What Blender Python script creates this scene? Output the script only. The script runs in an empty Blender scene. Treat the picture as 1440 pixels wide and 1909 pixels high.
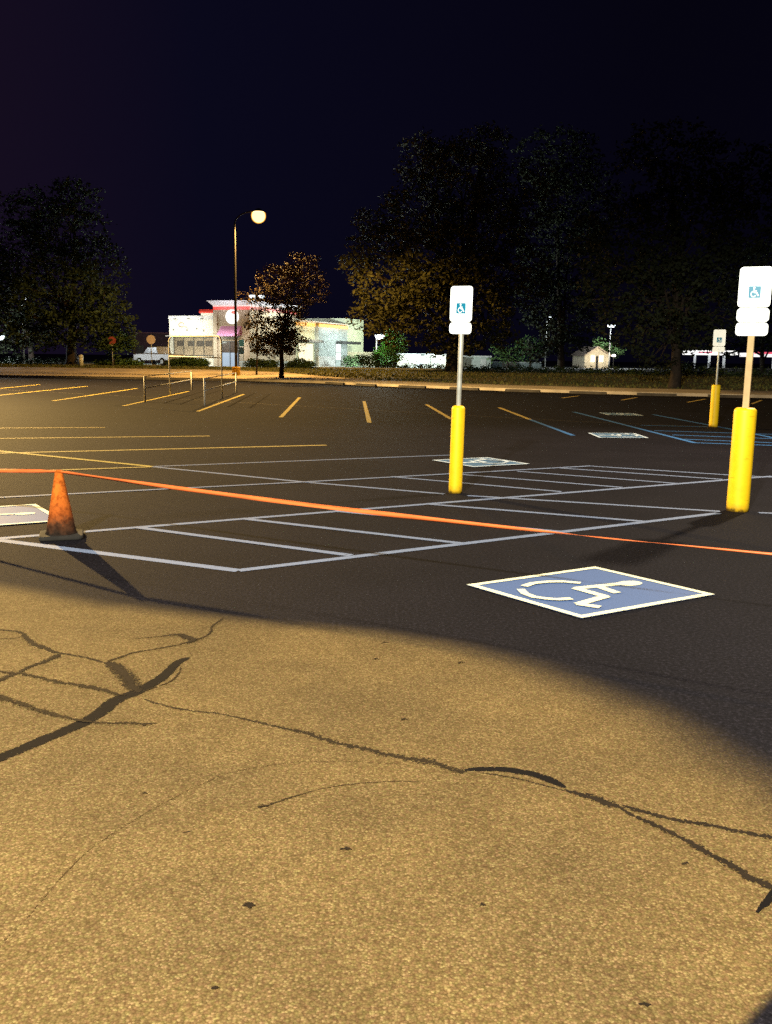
import bpy, math, random
from mathutils import Vector, Matrix
R = random.Random(7)
C = bpy.context.scene.collection
SC = bpy.context.scene
# ------------------------------------------------------------------ camera model (used only to survey ground positions)
FW, FH, FPX, HOR, ROLL, EYE = 1440.0, 1909.0, 1760.0, 668.0, 0.014, 1.65
PITCH = math.atan((FH/2-HOR)/FPX)
cF = Vector((0, math.cos(PITCH), -math.sin(PITCH)))
_r = Vector((1, 0, 0)); _u = _r.cross(cF)
cR = math.cos(ROLL)*_r + math.sin(ROLL)*_u
cU = -math.sin(ROLL)*_r + math.cos(ROLL)*_u
def ray(px, py): return cF*FPX + cR*(px-FW/2) + cU*(FH/2-py)
def g(px, py, z=0.0):
    d = ray(px, py); t = (z-EYE)/d.z
    return Vector((d.x*t, d.y*t, z))
def at(px, py, Y):
    d = ray(px, py); t = Y/d.y
    return Vector((d.x*t, Y, EYE+d.z*t))

# ------------------------------------------------------------------ materials
def new_mat(name):
    m = bpy.data.materials.new(name); m.use_nodes = True
    nt = m.node_tree; b = nt.nodes['Principled BSDF']
    return m, nt, b
def mat(name, col, rough=0.6, var=0.25, scale=6.0, metal=0.0, bump=0.0, bscale=60.0, spec=0.3, detail=4.0):
    m, nt, b = new_mat(name)
    tc = nt.nodes.new('ShaderNodeTexCoord')
    n = nt.nodes.new('ShaderNodeTexNoise'); n.inputs['Scale'].default_value = scale; n.inputs['Detail'].default_value = detail
    nt.links.new(tc.outputs['Object'], n.inputs['Vector'])
    r = nt.nodes.new('ShaderNodeValToRGB')
    r.color_ramp.elements[0].position = 0.3; r.color_ramp.elements[1].position = 0.7
    lo = [c*(1-var) for c in col]; hi = [min(1, c*(1+var)) for c in col]
    r.color_ramp.elements[0].color = (*lo, 1); r.color_ramp.elements[1].color = (*hi, 1)
    nt.links.new(n.outputs['Fac'], r.inputs['Fac']); nt.links.new(r.outputs['Color'], b.inputs['Base Color'])
    b.inputs['Roughness'].default_value = rough; b.inputs['Metallic'].default_value = metal
    b.inputs['Specular IOR Level'].default_value = spec
    if bump:
        n2 = nt.nodes.new('ShaderNodeTexNoise'); n2.inputs['Scale'].default_value = bscale; n2.inputs['Detail'].default_value = 6
        nt.links.new(tc.outputs['Object'], n2.inputs['Vector'])
        bp = nt.nodes.new('ShaderNodeBump'); bp.inputs['Strength'].default_value = bump; bp.inputs['Distance'].default_value = 0.02
        nt.links.new(n2.outputs['Fac'], bp.inputs['Height']); nt.links.new(bp.outputs['Normal'], b.inputs['Normal'])
    return m
def emis(name, col, s, base=(0.05, 0.05, 0.05)):
    m, nt, b = new_mat(name)
    b.inputs['Base Color'].default_value = (*base, 1)
    b.inputs['Emission Color'].default_value = (*col, 1); b.inputs['Emission Strength'].default_value = s
    return m
M = {}
M['yellow'] = mat('bollard_plastic', (0.72, 0.47, 0.008), 0.45, 0.10, 4, bump=0.08, bscale=25)
M['galv'] = mat('galvanised_steel', (0.42, 0.43, 0.40), 0.45, 0.2, 9, metal=0.35)
M['tanpost'] = mat('tan_post', (0.40, 0.29, 0.15), 0.7, 0.2, 7, bump=0.1)
M['signwhite'] = mat('sign_white', (0.84, 0.91, 0.97), 0.4, 0.03, 4)
M['signblue'] = mat('sign_blue', (0.004, 0.15, 0.27), 0.4, 0.05, 4)
M['tape'] = mat('orange_tape', (0.52, 0.115, 0.03), 0.4, 0.12, 5)
M['dark'] = mat('dark_metal', (0.03, 0.03, 0.03), 0.5, 0.2, 5)
M['conc'] = mat('concrete', (0.38, 0.33, 0.26), 0.85, 0.25, 1.2, bump=0.3)
M['concdark'] = mat('dirty_concrete', (0.05, 0.045, 0.04), 0.9, 0.3, 3, bump=0.3)
M['bark'] = mat('bark', (0.035, 0.026, 0.02), 0.9, 0.4, 6, bump=0.8, bscale=12)
M['tar'] = mat('tar', (0.012, 0.011, 0.012), 0.55, 0.3, 40, bump=0.3)
M['blueline'] = None

def paint(name, col, wear, rough=0.7, under=(0.006, 0.006, 0.007), scale=22.0, speck=0.30):
    """road paint: worn through in spots, speckled by the stones below"""
    m, nt, b = new_mat(name)
    tc = nt.nodes.new('ShaderNodeTexCoord')
    n = nt.nodes.new('ShaderNodeTexNoise'); n.inputs['Scale'].default_value = scale; n.inputs['Detail'].default_value = 8; n.inputs['Roughness'].default_value = 0.75
    nt.links.new(tc.outputs['Object'], n.inputs['Vector'])
    r = nt.nodes.new('ShaderNodeValToRGB')
    r.color_ramp.elements[0].position = wear-0.08; r.color_ramp.elements[1].position = wear+0.08
    r.color_ramp.elements[0].color = (*under, 1); r.color_ramp.elements[1].color = (*col, 1)
    nt.links.new(n.outputs['Fac'], r.inputs['Fac'])
    n3 = nt.nodes.new('ShaderNodeTexNoise'); n3.inputs['Scale'].default_value = 140; n3.inputs['Detail'].default_value = 3
    nt.links.new(tc.outputs['Object'], n3.inputs['Vector'])
    mp = nt.nodes.new('ShaderNodeMapRange'); mp.inputs['From Min'].default_value = 0.3; mp.inputs['From Max'].default_value = 0.7
    mp.inputs['To Min'].default_value = 1-speck; mp.inputs['To Max'].default_value = 1+speck*0.5
    nt.links.new(n3.outputs['Fac'], mp.inputs['Value'])
    mx = nt.nodes.new('ShaderNodeMix'); mx.data_type = 'RGBA'; mx.blend_type = 'MULTIPLY'; mx.inputs['Factor'].default_value = 1
    nt.links.new(r.outputs['Color'], mx.inputs['A']); nt.links.new(mp.outputs['Result'], mx.inputs['B'])
    nt.links.new(mx.outputs['Result'], b.inputs['Base Color'])
    b.inputs['Roughness'].default_value = rough; b.inputs['Specular IOR Level'].default_value = 0.2
    return m
M['blueline'] = paint('blue_line_paint', (0.140, 0.185, 0.30), 0.36)
M['blueline2'] = paint('deep_blue_line_paint', (0.035, 0.13, 0.33), 0.36)
M['yelline'] = paint('yellow_line_paint', (0.36, 0.27, 0.05), 0.38)
M['yelfaint'] = paint('faded_yellow_line_paint', (0.42, 0.31, 0.09), 0.40)
M['cream'] = paint('cream_paint', (0.68, 0.69, 0.52), 0.24, speck=0.12)
M['panelblue'] = paint('blue_panel_paint', (0.060, 0.110, 0.265), 0.27, speck=0.35)
M['whitepaint'] = paint('cool_white_paint', (0.50, 0.60, 0.70), 0.28, speck=0.2)
M['farblue'] = paint('worn_blue_paint', (0.055, 0.13, 0.24), 0.40, speck=0.3)
M['seam'] = paint('pavement_seam', (0.08, 0.065, 0.05), 0.42)

# ------------------------------------------------------------------ mesh builder
class MB:
    def __init__(s): s.v = []; s.f = []
    def face(s, pts):
        i = len(s.v); s.v += [tuple(p) for p in pts]; s.f.append(tuple(range(i, i+len(pts))))
    def box(s, x0, x1, y0, y1, z0, z1, mt=None):
        P = [Vector((x, y, z)) for z in (z0, z1) for y in (y0, y1) for x in (x0, x1)]
        if mt is not None: P = [mt @ p for p in P]
        i = len(s.v); s.v += [tuple(p) for p in P]
        for f in ((0, 2, 3, 1), (4, 5, 7, 6), (0, 1, 5, 4), (2, 6, 7, 3), (0, 4, 6, 2), (1, 3, 7, 5)):
            s.f.append(tuple(i+k for k in f))
    def tube(s, pts, rad, n=10, cap=True):
        pts = [Vector(p) for p in pts]
        if not hasattr(rad, '__len__'): rad = [rad]*len(pts)
        rings = []; prev = None
        for k, p in enumerate(pts):
            d = (pts[min(k+1, len(pts)-1)]-pts[max(k-1, 0)]).normalized()
            a = d.cross(Vector((0, 0, 1)) if abs(d.z) < 0.95 else Vector((1, 0, 0))).normalized()
            if prev is not None:
                q = prev-d*prev.dot(d)
                if q.length > 1e-4: a = q.normalized()
            prev = a; b = d.cross(a)
            i = len(s.v); rings.append(i)
            s.v += [tuple(p+(a*math.cos(t*2*math.pi/n)+b*math.sin(t*2*math.pi/n))*rad[k]) for t in range(n)]
        for A, B in zip(rings, rings[1:]):
            for t in range(n): s.f.append((A+t, A+(t+1) % n, B+(t+1) % n, B+t))
        if cap:
            s.f.append(tuple(rings[0]+t for t in range(n-1, -1, -1))); s.f.append(tuple(rings[-1]+t for t in range(n)))
    def lathe(s, prof, n=24, o=(0, 0, 0)):
        s.tube([(o[0], o[1], o[2]+z) for r, z in prof], [max(r, 1e-4) for r, z in prof], n)
    def lathe2(s, prof, n=24, o=(0, 0, 0), rot=0.0):
        rings = []
        for r, z in prof:
            i = len(s.v); rings.append(i)
            s.v += [(o[0]+r*math.cos(t*2*math.pi/n+rot), o[1]+r*math.sin(t*2*math.pi/n+rot), o[2]+z) for t in range(n)]
        for A, B in zip(rings, rings[1:]):
            for t in range(n): s.f.append((A+t, A+(t+1) % n, B+(t+1) % n, B+t))
        s.f.append(tuple(rings[0]+t for t in range(n-1, -1, -1))); s.f.append(tuple(rings[-1]+t for t in range(n)))
    def prism(s, poly, y0, y1, mt=None):
        """closed outline in x,z extruded along y"""
        a = [Vector((x, y0, z)) for x, z in poly]; b = [Vector((x, y1, z)) for x, z in poly]
        if mt is not None: a = [mt @ p for p in a]; b = [mt @ p for p in b]
        i = len(s.v); n = len(poly); s.v += [tuple(p) for p in a+b]
        s.f.append(tuple(range(i, i+n))); s.f.append(tuple(range(i+2*n-1, i+n-1, -1)))
        for k in range(n): s.f.append((i+k, i+n+k, i+n+(k+1) % n, i+(k+1) % n))
    def build(s, name, m, parent=None, smooth=False):
        me = bpy.data.meshes.new(name); me.from_pydata(s.v, [], s.f); me.update()
        if smooth: me.polygons.foreach_set('use_smooth', [True]*len(me.polygons))
        o = bpy.data.objects.new(name, me); C.objects.link(o)
        if m is not None: me.materials.append(m)
        if parent is not None: o.parent = parent
        return o
def tag(o, label=None, cat=None, group=None, kind=None):
    if label: o['label'] = label
    if cat: o['category'] = cat
    if group: o['group'] = group
    if kind: o['kind'] = kind
    return o
def empty(name, loc, label, cat, group=None, rz=0.0):
    o = bpy.data.objects.new(name, None); C.objects.link(o); o.empty_display_size = 0.2
    o.location = loc; o.rotation_euler = (0, 0, rz)
    return tag(o, label, cat, group)
def bevel(o, w=0.01, seg=2):
    md = o.modifiers.new('b', 'BEVEL'); md.width = w; md.segments = seg; md.limit_method = 'ANGLE'; return o
def rrect(w, h, r, n=5, cx=0, cz=0):
    P = []
    for sx, sz, a0 in ((1, 1, 0), (-1, 1, 90), (-1, -1, 180), (1, -1, 270)):
        for k in range(n+1):
            a = math.radians(a0+90*k/n)
            P.append((cx+sx*(w/2-r)+r*math.cos(a), cz+sz*(h/2-r)+r*math.sin(a)))
    return P
def lamp(name, loc, power, col, rad=0.2, parent=None):
    l = bpy.data.lights.new(name, 'POINT'); l.energy = power; l.color = col; l.shadow_soft_size = rad
    o = bpy.data.objects.new(name, l); C.objects.link(o); o.location = loc
    if parent is not None: o.parent = parent
    return o
def spotlamp(name, loc, target, half, blend, power, col, rad=0.2, parent=None):
    l = bpy.data.lights.new(name, 'SPOT'); l.energy = power; l.color = col; l.shadow_soft_size = rad; l.spot_size = math.radians(2*half); l.spot_blend = blend
    o = bpy.data.objects.new(name, l); C.objects.link(o); o.location = loc
    o.rotation_euler = Vector(target).to_track_quat('-Z', 'Y').to_euler()
    if parent is not None: o.parent = parent
    return o
def arealamp(name, loc, rot, sx, sy, power, col, parent=None):
    l = bpy.data.lights.new(name, 'AREA'); l.shape = 'RECTANGLE'; l.size = sx; l.size_y = sy; l.energy = power; l.color = col
    o = bpy.data.objects.new(name, l); C.objects.link(o); o.location = loc; o.rotation_euler = rot
    if parent is not None: o.parent = parent
    return o

# ------------------------------------------------------------------ camera
cd = bpy.data.cameras.new('camera'); cam = bpy.data.objects.new('camera', cd); C.objects.link(cam)
cam.matrix_world = Matrix(((cR.x, cU.x, -cF.x, 0), (cR.y, cU.y, -cF.y, 0), (cR.z, cU.z, -cF.z, EYE), (0, 0, 0, 1)))
cd.sensor_fit = 'VERTICAL'; cd.sensor_height = 24; cd.lens = FPX/FH*24; cd.clip_end = 5000; cd.clip_start = 0.05
SC.camera = cam

# ------------------------------------------------------------------ night sky
w = bpy.data.worlds.new('World'); SC.world = w; w.use_nodes = True
nt = w.node_tree; bg = nt.nodes['Background']; outw = nt.nodes['World Output']
sky = nt.nodes.new('ShaderNodeTexSky'); sky.sky_type = 'NISHITA'; sky.sun_disc = False
sky.sun_elevation = math.radians(-4); sky.sun_rotation = math.radians(250)
bg.inputs['Strength'].default_value = 0.002
nt.links.new(sky.outputs['Color'], bg.inputs['Color'])
bg2 = nt.nodes.new('ShaderNodeBackground')
tc = nt.nodes.new('ShaderNodeTexCoord'); sep = nt.nodes.new('ShaderNodeSeparateXYZ')
nt.links.new(tc.outputs['Generated'], sep.inputs['Vector'])
mr = nt.nodes.new('ShaderNodeMapRange'); mr.inputs['From Min'].default_value = -0.42; mr.inputs['From Max'].default_value = 0.25
nt.links.new(sep.outputs['X'], mr.inputs['Value'])
cr = nt.nodes.new('ShaderNodeValToRGB')
cr.color_ramp.elements[0].color = (0.0085, 0.0045, 0.0135, 1); cr.color_ramp.elements[1].color = (0.0016, 0.0013, 0.0048, 1)
e = cr.color_ramp.elements.new(0.35); e.color = (0.0030, 0.0027, 0.0105, 1)
nt.links.new(mr.outputs['Result'], cr.inputs['Fac']); nt.links.new(cr.outputs['Color'], bg2.inputs['Color'])
add = nt.nodes.new('ShaderNodeAddShader')
nt.links.new(bg.outputs[0], add.inputs[0]); nt.links.new(bg2.outputs[0], add.inputs[1]); nt.links.new(add.outputs[0], outw.inputs['Surface'])
sl = bpy.data.lights.new('moon', 'SUN'); sl.energy = 0.012; sl.angle = math.radians(0.5); sl.color = (0.8, 0.85, 1)
so = bpy.data.objects.new('moon', sl); C.objects.link(so); so.rotation_euler = (math.radians(50), 0, math.radians(-30))
SC.view_settings.view_transform = 'Standard'; SC.view_settings.look = 'None'; SC.view_settings.exposure = 0; SC.view_settings.gamma = 1

# ================================================================== SETTING
KERB = [(-160, 67), (-60, 66.8), (-26, 66), (-10.3, 64.8), (-4.3, 61.5), (-0.65, 57), (6.4, 51.2), (12.6, 48.0), (19, 46), (40, 43), (140, 38)]
BACK = [(-160, 78), (-60, 77), (-30, 78.5), (-14, 79), (-8.6, 75), (-4.2, 66), (-0.2, 60.5), (6.7, 54.4), (12.9, 51.2), (19.4, 49.3), (41, 46.5), (141, 42)]
def interp(P, x):
    for (a, b), (c, d) in zip(P, P[1:]):
        if a <= x <= c: return b+(d-b)*(x-a)/(c-a)
    return P[0][1] if x < P[0][0] else P[-1][1]
VY, VZ = 81.0, 0.64
def verge_z(x, y):
    b = interp(BACK, x)
    zb = 0.25+(0.55-0.25)*max(0, min(1, (b-60)/20))
    return zb+(VZ-zb)*max(0, min(1, (y-b)/(VY-b)))
def kerb_z(x):
    b = interp(BACK, x); return 0.25+(0.55-0.25)*max(0, min(1, (b-60)/20))
def hgt(x, y):
    if y > VY: return VZ
    k, b = interp(KERB, x), interp(BACK, x)
    if y < k: return 0
    if y < b: return 0.15+(kerb_z(x)-0.15)*(y-k)/(b-k)
    return verge_z(x, y)

# --- old asphalt with sealed part
EDGE = [(-14, 12.2), (-6, 8.1), (-2.75, 6.58), (-1.9, 6.12), (-1.08, 5.82), (-0.5, 5.67), (-0.05, 5.53), (0.4, 5.28), (0.82, 4.9), (1.24, 4.28), (1.52, 3.45), (1.70, 2.6), (1.78, 1.5), (1.8, -2)]
def edge_d(x, y):
    best = 1e9; sg = 1
    for (a, b), (c, d) in zip(EDGE, EDGE[1:]):
        dx, dy = c-a, d-b; L = dx*dx+dy*dy; t = max(0, min(1, ((x-a)*dx+(y-b)*dy)/L))
        qx, qy = a+t*dx-x, b+t*dy-y; dd = math.hypot(qx, qy)
        if dd < best: best = dd; sg = 1 if dx*(y-b)-dy*(x-a) > 0 else -1; s = 0.40+0.30*max(0, min(1, (x+0.2)/1.6))
    return best*sg/s
def frange(a, b, n): return [a+(b-a)*k/n for k in range(n+1)]
xs = [-200, -60, -30, -14] + frange(-7, 4, 157) + [8, 16, 40, 90, 200]
ys = [-60, -20, -6, -1] + frange(0.3, 9.5, 132) + [12, 20, 35, 55, 80]
mb = MB(); nx = len(xs)
for y in ys:
    for x in xs: mb.v.append((x, y, 0.0))
for j in range(len(ys)-1):
    for i in range(nx-1): mb.f.append((j*nx+i, j*nx+i+1, (j+1)*nx+i+1, (j+1)*nx+i))
TRI = (g(1384, 1912), g(1452, 1822))  # near right corner triangle, darkened with the sealed part's colour
def maskv(x, y):
    m = max(0, min(1, 0.5+edge_d(x, y)/1.0))
    a, b = TRI; dd = ((b.x-a.x)*(y-a.y)-(b.y-a.y)*(x-a.x))/(b-a).length
    if y < 3: m = max(m, max(0, min(1, 0.5-dd/0.03)))
    return m
lot_m, nt, b = new_mat('lot_asphalt')
tc = nt.nodes.new('ShaderNodeTexCoord')
def noise(scale, detail=4, rough=0.6, src=None):
    n = nt.nodes.new('ShaderNodeTexNoise'); n.inputs['Scale'].default_value = scale; n.inputs['Detail'].default_value = detail; n.inputs['Roughness'].default_value = rough
    nt.links.new(tc.outputs['Object'], n.inputs['Vector']); return n.outputs['Fac']
def ramp(src, *stops):
    r = nt.nodes.new('ShaderNodeValToRGB'); els = r.color_ramp.elements
    els[0].position, els[0].color = stops[0][0], (*stops[0][1], 1); els[1].position, els[1].color = stops[-1][0], (*stops[-1][1], 1)
    for p, c in stops[1:-1]: x = els.new(p); x.color = (*c, 1)
    nt.links.new(src, r.inputs['Fac']); return r.outputs['Color']
def mix(fac, A, B, mode='MIX'):
    x = nt.nodes.new('ShaderNodeMix'); x.data_type = 'RGBA'; x.blend_type = mode
    for nm, v in (('Factor', fac), ('A', A), ('B', B)):
        if isinstance(v, (int, float)): x.inputs[nm].default_value = v
        elif isinstance(v, tuple): x.inputs[nm].default_value = (*v, 1)
        else: nt.links.new(v, x.inputs[nm])
    return x.outputs['Result']
def math_(op, a, b2=None):
    x = nt.nodes.new('ShaderNodeMath'); x.operation = op
    for k, v in enumerate((a, b2)):
        if v is None: continue
        if isinstance(v, (int, float)): x.inputs[k].default_value = v
        else: nt.links.new(v, x.inputs[k])
    return x.outputs[0]
vo = nt.nodes.new('ShaderNodeTexVoronoi'); vo.inputs['Scale'].default_value = 135
nt.links.new(tc.outputs['Object'], vo.inputs['Vector'])
sepc = nt.nodes.new('ShaderNodeSeparateColor'); nt.links.new(vo.outputs['Color'], sepc.inputs['Color'])
stone = ramp(sepc.outputs['Red'], (0.0, (0.076, 0.054, 0.025)), (0.35, (0.094, 0.067, 0.031)), (0.75, (0.115, 0.083, 0.038)), (1.0, (0.175, 0.131, 0.066)))
gap = ramp(vo.outputs['Distance'], (0.35, (1, 1, 1)), (0.75, (0.62, 0.60, 0.56)))
old = mix(1, stone, gap, 'MULTIPLY')
old = mix(1, old, ramp(noise(1.3, 5), (0.3, (0.80, 0.80, 0.82)), (0.7, (1.18, 1.16, 1.10))), 'MULTIPLY')
old = mix(1, old, ramp(noise(60, 3), (0.35, (1.24, 1.06, 1.14)), (0.65, (1.06, 1.16, 0.96))), 'MULTIPLY')
old = mix(1, old, ramp(noise(4.5, 6, 0.7), (0.32, (0.91, 0.90, 0.88)), (0.6, (1.04, 1.04, 1.04))), 'MULTIPLY')
old = mix(1, old, ramp(noise(30, 4), (0.3, (0.86, 0.86, 0.86)), (0.7, (1.12, 1.12, 1.12))), 'MULTIPLY')
sealn = ramp(noise(45, 6, 0.8), (0.32, (0.0014, 0.0014, 0.0024)), (0.52, (0.0060, 0.0058, 0.0088)), (0.72, (0.029, 0.026, 0.037)))
seal = mix(1, sealn, ramp(noise(0.6, 5), (0.3, (0.75, 0.75, 0.77)), (0.7, (1.25, 1.22, 1.18))), 'MULTIPLY')
at_ = nt.nodes.new('ShaderNodeAttribute'); at_.attribute_name = 'sealcoat_and_corner'
jit = math_('ADD', math_('MULTIPLY', math_('SUBTRACT', noise(6, 6, 0.7), 0.5), 0.22), math_('MULTIPLY', math_('SUBTRACT', noise(110, 2), 0.5), 0.5))
mk = nt.nodes.new('ShaderNodeMapRange'); mk.interpolation_type = 'SMOOTHSTEP'; mk.inputs['From Min'].default_value = 0.08; mk.inputs['From Max'].default_value = 0.92
edgew = math_('MULTIPLY', math_('SUBTRACT', 1.0, math_('ABSOLUTE', math_('SUBTRACT', math_('MULTIPLY', at_.outputs['Fac'], 2.0), 1.0))), 1.0)
nt.links.new(math_('ADD', at_.outputs['Fac'], math_('MULTIPLY', jit, edgew)), mk.inputs['Value'])
nt.links.new(mix(mk.outputs['Result'], old, seal), b.inputs['Base Color'])
b.inputs['Roughness'].default_value = 0.85; b.inputs['Specular IOR Level'].default_value = 0.035
bp = nt.nodes.new('ShaderNodeBump'); bp.inputs['Strength'].default_value = 0.2; bp.inputs['Distance'].default_value = 0.006
nt.links.new(math_('ADD', math_('MULTIPLY', vo.outputs['Distance'], -1.0), math_('MULTIPLY', noise(60, 5), 1.2)), bp.inputs['Height']); nt.links.new(bp.outputs['Normal'], b.inputs['Normal'])
lot = tag(mb.build('parking_lot', lot_m), kind='structure')
att = lot.data.attributes.new('sealcoat_and_corner', 'FLOAT', 'POINT')
att.data.foreach_set('value', [maskv(v[0], v[1]) for v in mb.v])

# --- ground beyond the lot
M['far'] = mat('far_ground', (0.05, 0.05, 0.035), 0.95, 0.3, 0.3)
mb = MB(); rows = [(-400, -0.2), (64, -0.2), (80.5, 0.3), (81, 0.58), (3000, 0.58)]
for (y0, z0), (y1, z1) in zip(rows, rows[1:]): mb.face([(-2500, y0, z0), (2500, y0, z0), (2500, y1, z1), (-2500, y1, z1)])
tag(mb.build('ground', M['far']), kind='structure')
M['street'] = mat('street_asphalt', (0.075, 0.075, 0.078), 0.85, 0.2, 0.8)
mb = MB(); mb.face([(-300, 84, 0.605), (300, 84, 0.605), (300, 91, 0.605), (-300, 91, 0.605)])
tag(mb.build('street', M['street']), kind='structure')
M['forecourt'] = mat('forecourt_concrete', (0.33, 0.34, 0.33), 0.8, 0.15, 0.7)
mb = MB(); mb.box(-30, 12, 92, 135, 0.5, 0.645)
tag(mb.build('forecourt_pavement', M['forecourt']), kind='structure')
mb = MB(); mb.box(14, 75, 96, 160, 0.5, 0.64)
tag(mb.build('far_pavement', M['forecourt']), kind='structure')
mb = MB(); mb.box(-60, -17.5, 91.3, 91.7, 0.5, 0.75); mb.box(-12, 60, 91.3, 91.7, 0.5, 0.75)
tag(mb.build('street_kerb', M['forecourt']), kind='structure')
# kerb and pavement
kx = [-160, -110, -60, -45, -30, -26, -20, -16, -13, -10.3, -8, -6, -4.3, -2.5, -0.65, 1.5, 4, 6.4, 9, 12.6, 16, 19, 26, 40, 80, 140]
mb = MB(); n = len(kx)
for x in kx:
    k = interp(KERB, x); mb.v += [(x, k, -0.02), (x, k+0.02, 0.15), (x, k+0.2, 0.155)]
for i in range(n-1):
    for q in (0, 1): a = i*3+q; mb.f.append((a, a+3, a+4, a+1))
tag(mb.build('kerb', M['conc']), kind='structure')
mb = MB()
for i, x in enumerate(kx):
    k, bk = interp(KERB, x)+0.2, interp(BACK, x)
    for q in range(5):
        t = q/4; y = k+(bk-k)*t; mb.v.append((x, y, 0.155+(kerb_z(x)-0.155)*t))
for i in range(n-1):
    for q in range(4): a = i*5+q; mb.f.append((a, a+5, a+6, a+1))
M['walk'] = mat('pavement_concrete', (0.36, 0.30, 0.22), 0.9, 0.3, 0.5, bump=0.2)
tag(mb.build('pavement', M['walk']), kind='structure')
mb = MB(); gx = [-160+4*k for k in range(76)]
for x in gx:
    bk = interp(BACK, x)
    for q in range(9):
        y = bk+(84-bk)*q/8; mb.v.append((x, y, verge_z(x, y)+ (0.0 if q == 0 else R.uniform(-.02, .03))))
for i in range(len(gx)-1):
    for q in range(8): a = i*9+q; mb.f.append((a, a+9, a+10, a+1))
M['soil'] = mat('verge_soil', (0.085, 0.08, 0.03), 0.95, 0.5, 2.5, bump=0.5, bscale=20)
tag(mb.build('verge', M['soil']), kind='structure')
M['grass'] = mat('grass', (0.10, 0.105, 0.03), 0.9, 0.5, 1.5)
mb = MB()
for k in range(16000):
    x = R.uniform(-42, 34); bk = interp(BACK, x)+0.2
    if bk > 83: continue
    y = R.uniform(bk, 83.5); z = verge_z(x, y); h = R.uniform(0.06, 0.16); a = R.uniform(0, math.pi); wv = R.uniform(0.03, 0.09)
    dx, dy = math.cos(a)*wv, math.sin(a)*wv; tx, ty = R.uniform(-.05, .05), R.uniform(-.05, .05)
    mb.face([(x-dx, y-dy, z-.02), (x+dx, y+dy, z-.02), (x+dx*.3+tx, y+dy*.3+ty, z+h)])
tag(mb.build('grass', M['grass']), 'short roadside grass on the verge behind the lot', 'grass', kind='stuff')

# ================================================================== LINES
def strip(p, q, wd, z):
    d = (q-p); d.z = 0; d.normalize(); s = Vector((-d.y, d.x, 0))*wd/2
    return [Vector((v.x, v.y, z)) for v in (p+s, p-s, q-s, q+s)]
zl = [0.004]
def line(name, pts, wd, m, z=0.004):
    z = 0.0005+z*0.3
    mb = MB()
    P = [g(*p) for p in pts]
    for a, b2 in zip(P, P[1:]):
        n_ = max(1, int((b2-a).length/0.5)); d = (b2-a).normalized(); s = Vector((-d.y, d.x, 0))
        i0 = len(mb.v)
        for k in range(n_+1):
            c = a.lerp(b2, k/n_); wj = wd/2*R.uniform(0.94, 1.06)
            mb.v += [(c.x+s.x*wj, c.y+s.y*wj, z), (c.x-s.x*wj, c.y-s.y*wj, z)]
        for k in range(n_): a_ = i0+2*k; mb.f.append((a_, a_+1, a_+3, a_+2))
    return tag(mb.build(name, m), kind='structure')
BL, B2, YL, YF = M['blueline'], M['blueline2'], M['yelline'], M['yelfaint']
for pts in ([(-120, 992), (445, 1064)], ):
    line('parking_line', pts, 0.105, BL, 0.004)
for pts in ([(445, 1064), (1340, 957)], [(-60, 1009), (1440, 888)]):
    line('parking_line', pts, 0.095, BL, 0.008)
for pts in ([(250, 983), (655, 1036)], [(450, 967), (866, 1014)], [(622, 953), (1049, 992)], [(797, 940), (1206, 973)]):
    line('hatch_line', pts, 0.09, BL, 0.012)
line('parking_line', [(283, 870), (565, 898.5), (829, 921)], 0.085, BL, 0.004)
line('parking_line', [(872, 924), (1343, 953.5)], 0.085, BL, 0.004)
line('parking_line', [(1415, 956), (1500, 959)], 0.085, BL, 0.004)
line('parking_line', [(-60, 931), (567, 899), (1102, 869)], 0.08, BL, 0.016)
line('parking_line', [(1102, 869), (1359, 885.5), (1500, 893)], 0.08, BL, 0.004)
for pts in ([(729, 889), (1047, 917)], [(862, 885), (1160, 909)], [(965, 879), (1267, 902)], [(1045, 873), (1347, 894)]):
    line('hatch_line', pts, 0.08, BL, 0.012)
line('parking_line', [(283, 870), (838, 848.5)], 0.08, BL, 0.008)
line('parking_line', [(-40, 837), (283, 870)], 0.12, YL, 0.012)
line('parking_line', [(-40, 882), (283, 871)], 0.09, YF, 0.020)
line('parking_line', [(-40, 846), (609, 830)], 0.13, YF, 0.008)
line('parking_line', [(-40, 818), (391, 813)], 0.13, YF, 0.008)
line('parking_line', [(-40, 798.5), (196, 797)], 0.13, YF, 0.008)
for pts in ([(-40, 728), (75, 717)], [(-40, 741), (163, 720)], [(98, 747.5), (256, 724)], [(230, 757), (352, 729.5)], [(369, 767), (455, 735)], [(524, 778), (559, 741)], [(689, 788), (679, 748)]):
    line('stall_line', pts, 0.12, YL, 0.008)
for pts in ([(795, 754), (843, 782)], [(931, 760), (988, 782)]):
    line('stall_line', pts, 0.13, YF, 0.008)
line('parking_line', [(988, 782), (1069, 812)], 0.11, B2, 0.008)
for pts in ([(1070, 768), (1295, 825.5)], [(1218, 773), (1362, 800), (1470, 822)]):
    line('parking_line', pts, 0.12, B2, 0.008)
for pts in ([(1195, 793), (1320, 796)], [(1220, 803), (1440, 810)], [(1254, 811), (1440, 818)], [(1276, 819), (1450, 826)], [(1290, 825.5), (1450, 831)]):
    line('hatch_line', pts, 0.12, B2, 0.012)
for pts in ([(1402, 753), (1420, 746)], [(1282, 750), (1315, 744)], [(1159, 746), (1187, 741)], [(1048, 742), (1079, 738)]):
    line('stall_line', pts, 0.13, YF, 0.004)
line('pavement_seam', [(-40, 724), (300, 742), (720, 766), (1080, 786), (1362, 797)], 0.05, M['seam'], 0.004)

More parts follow.
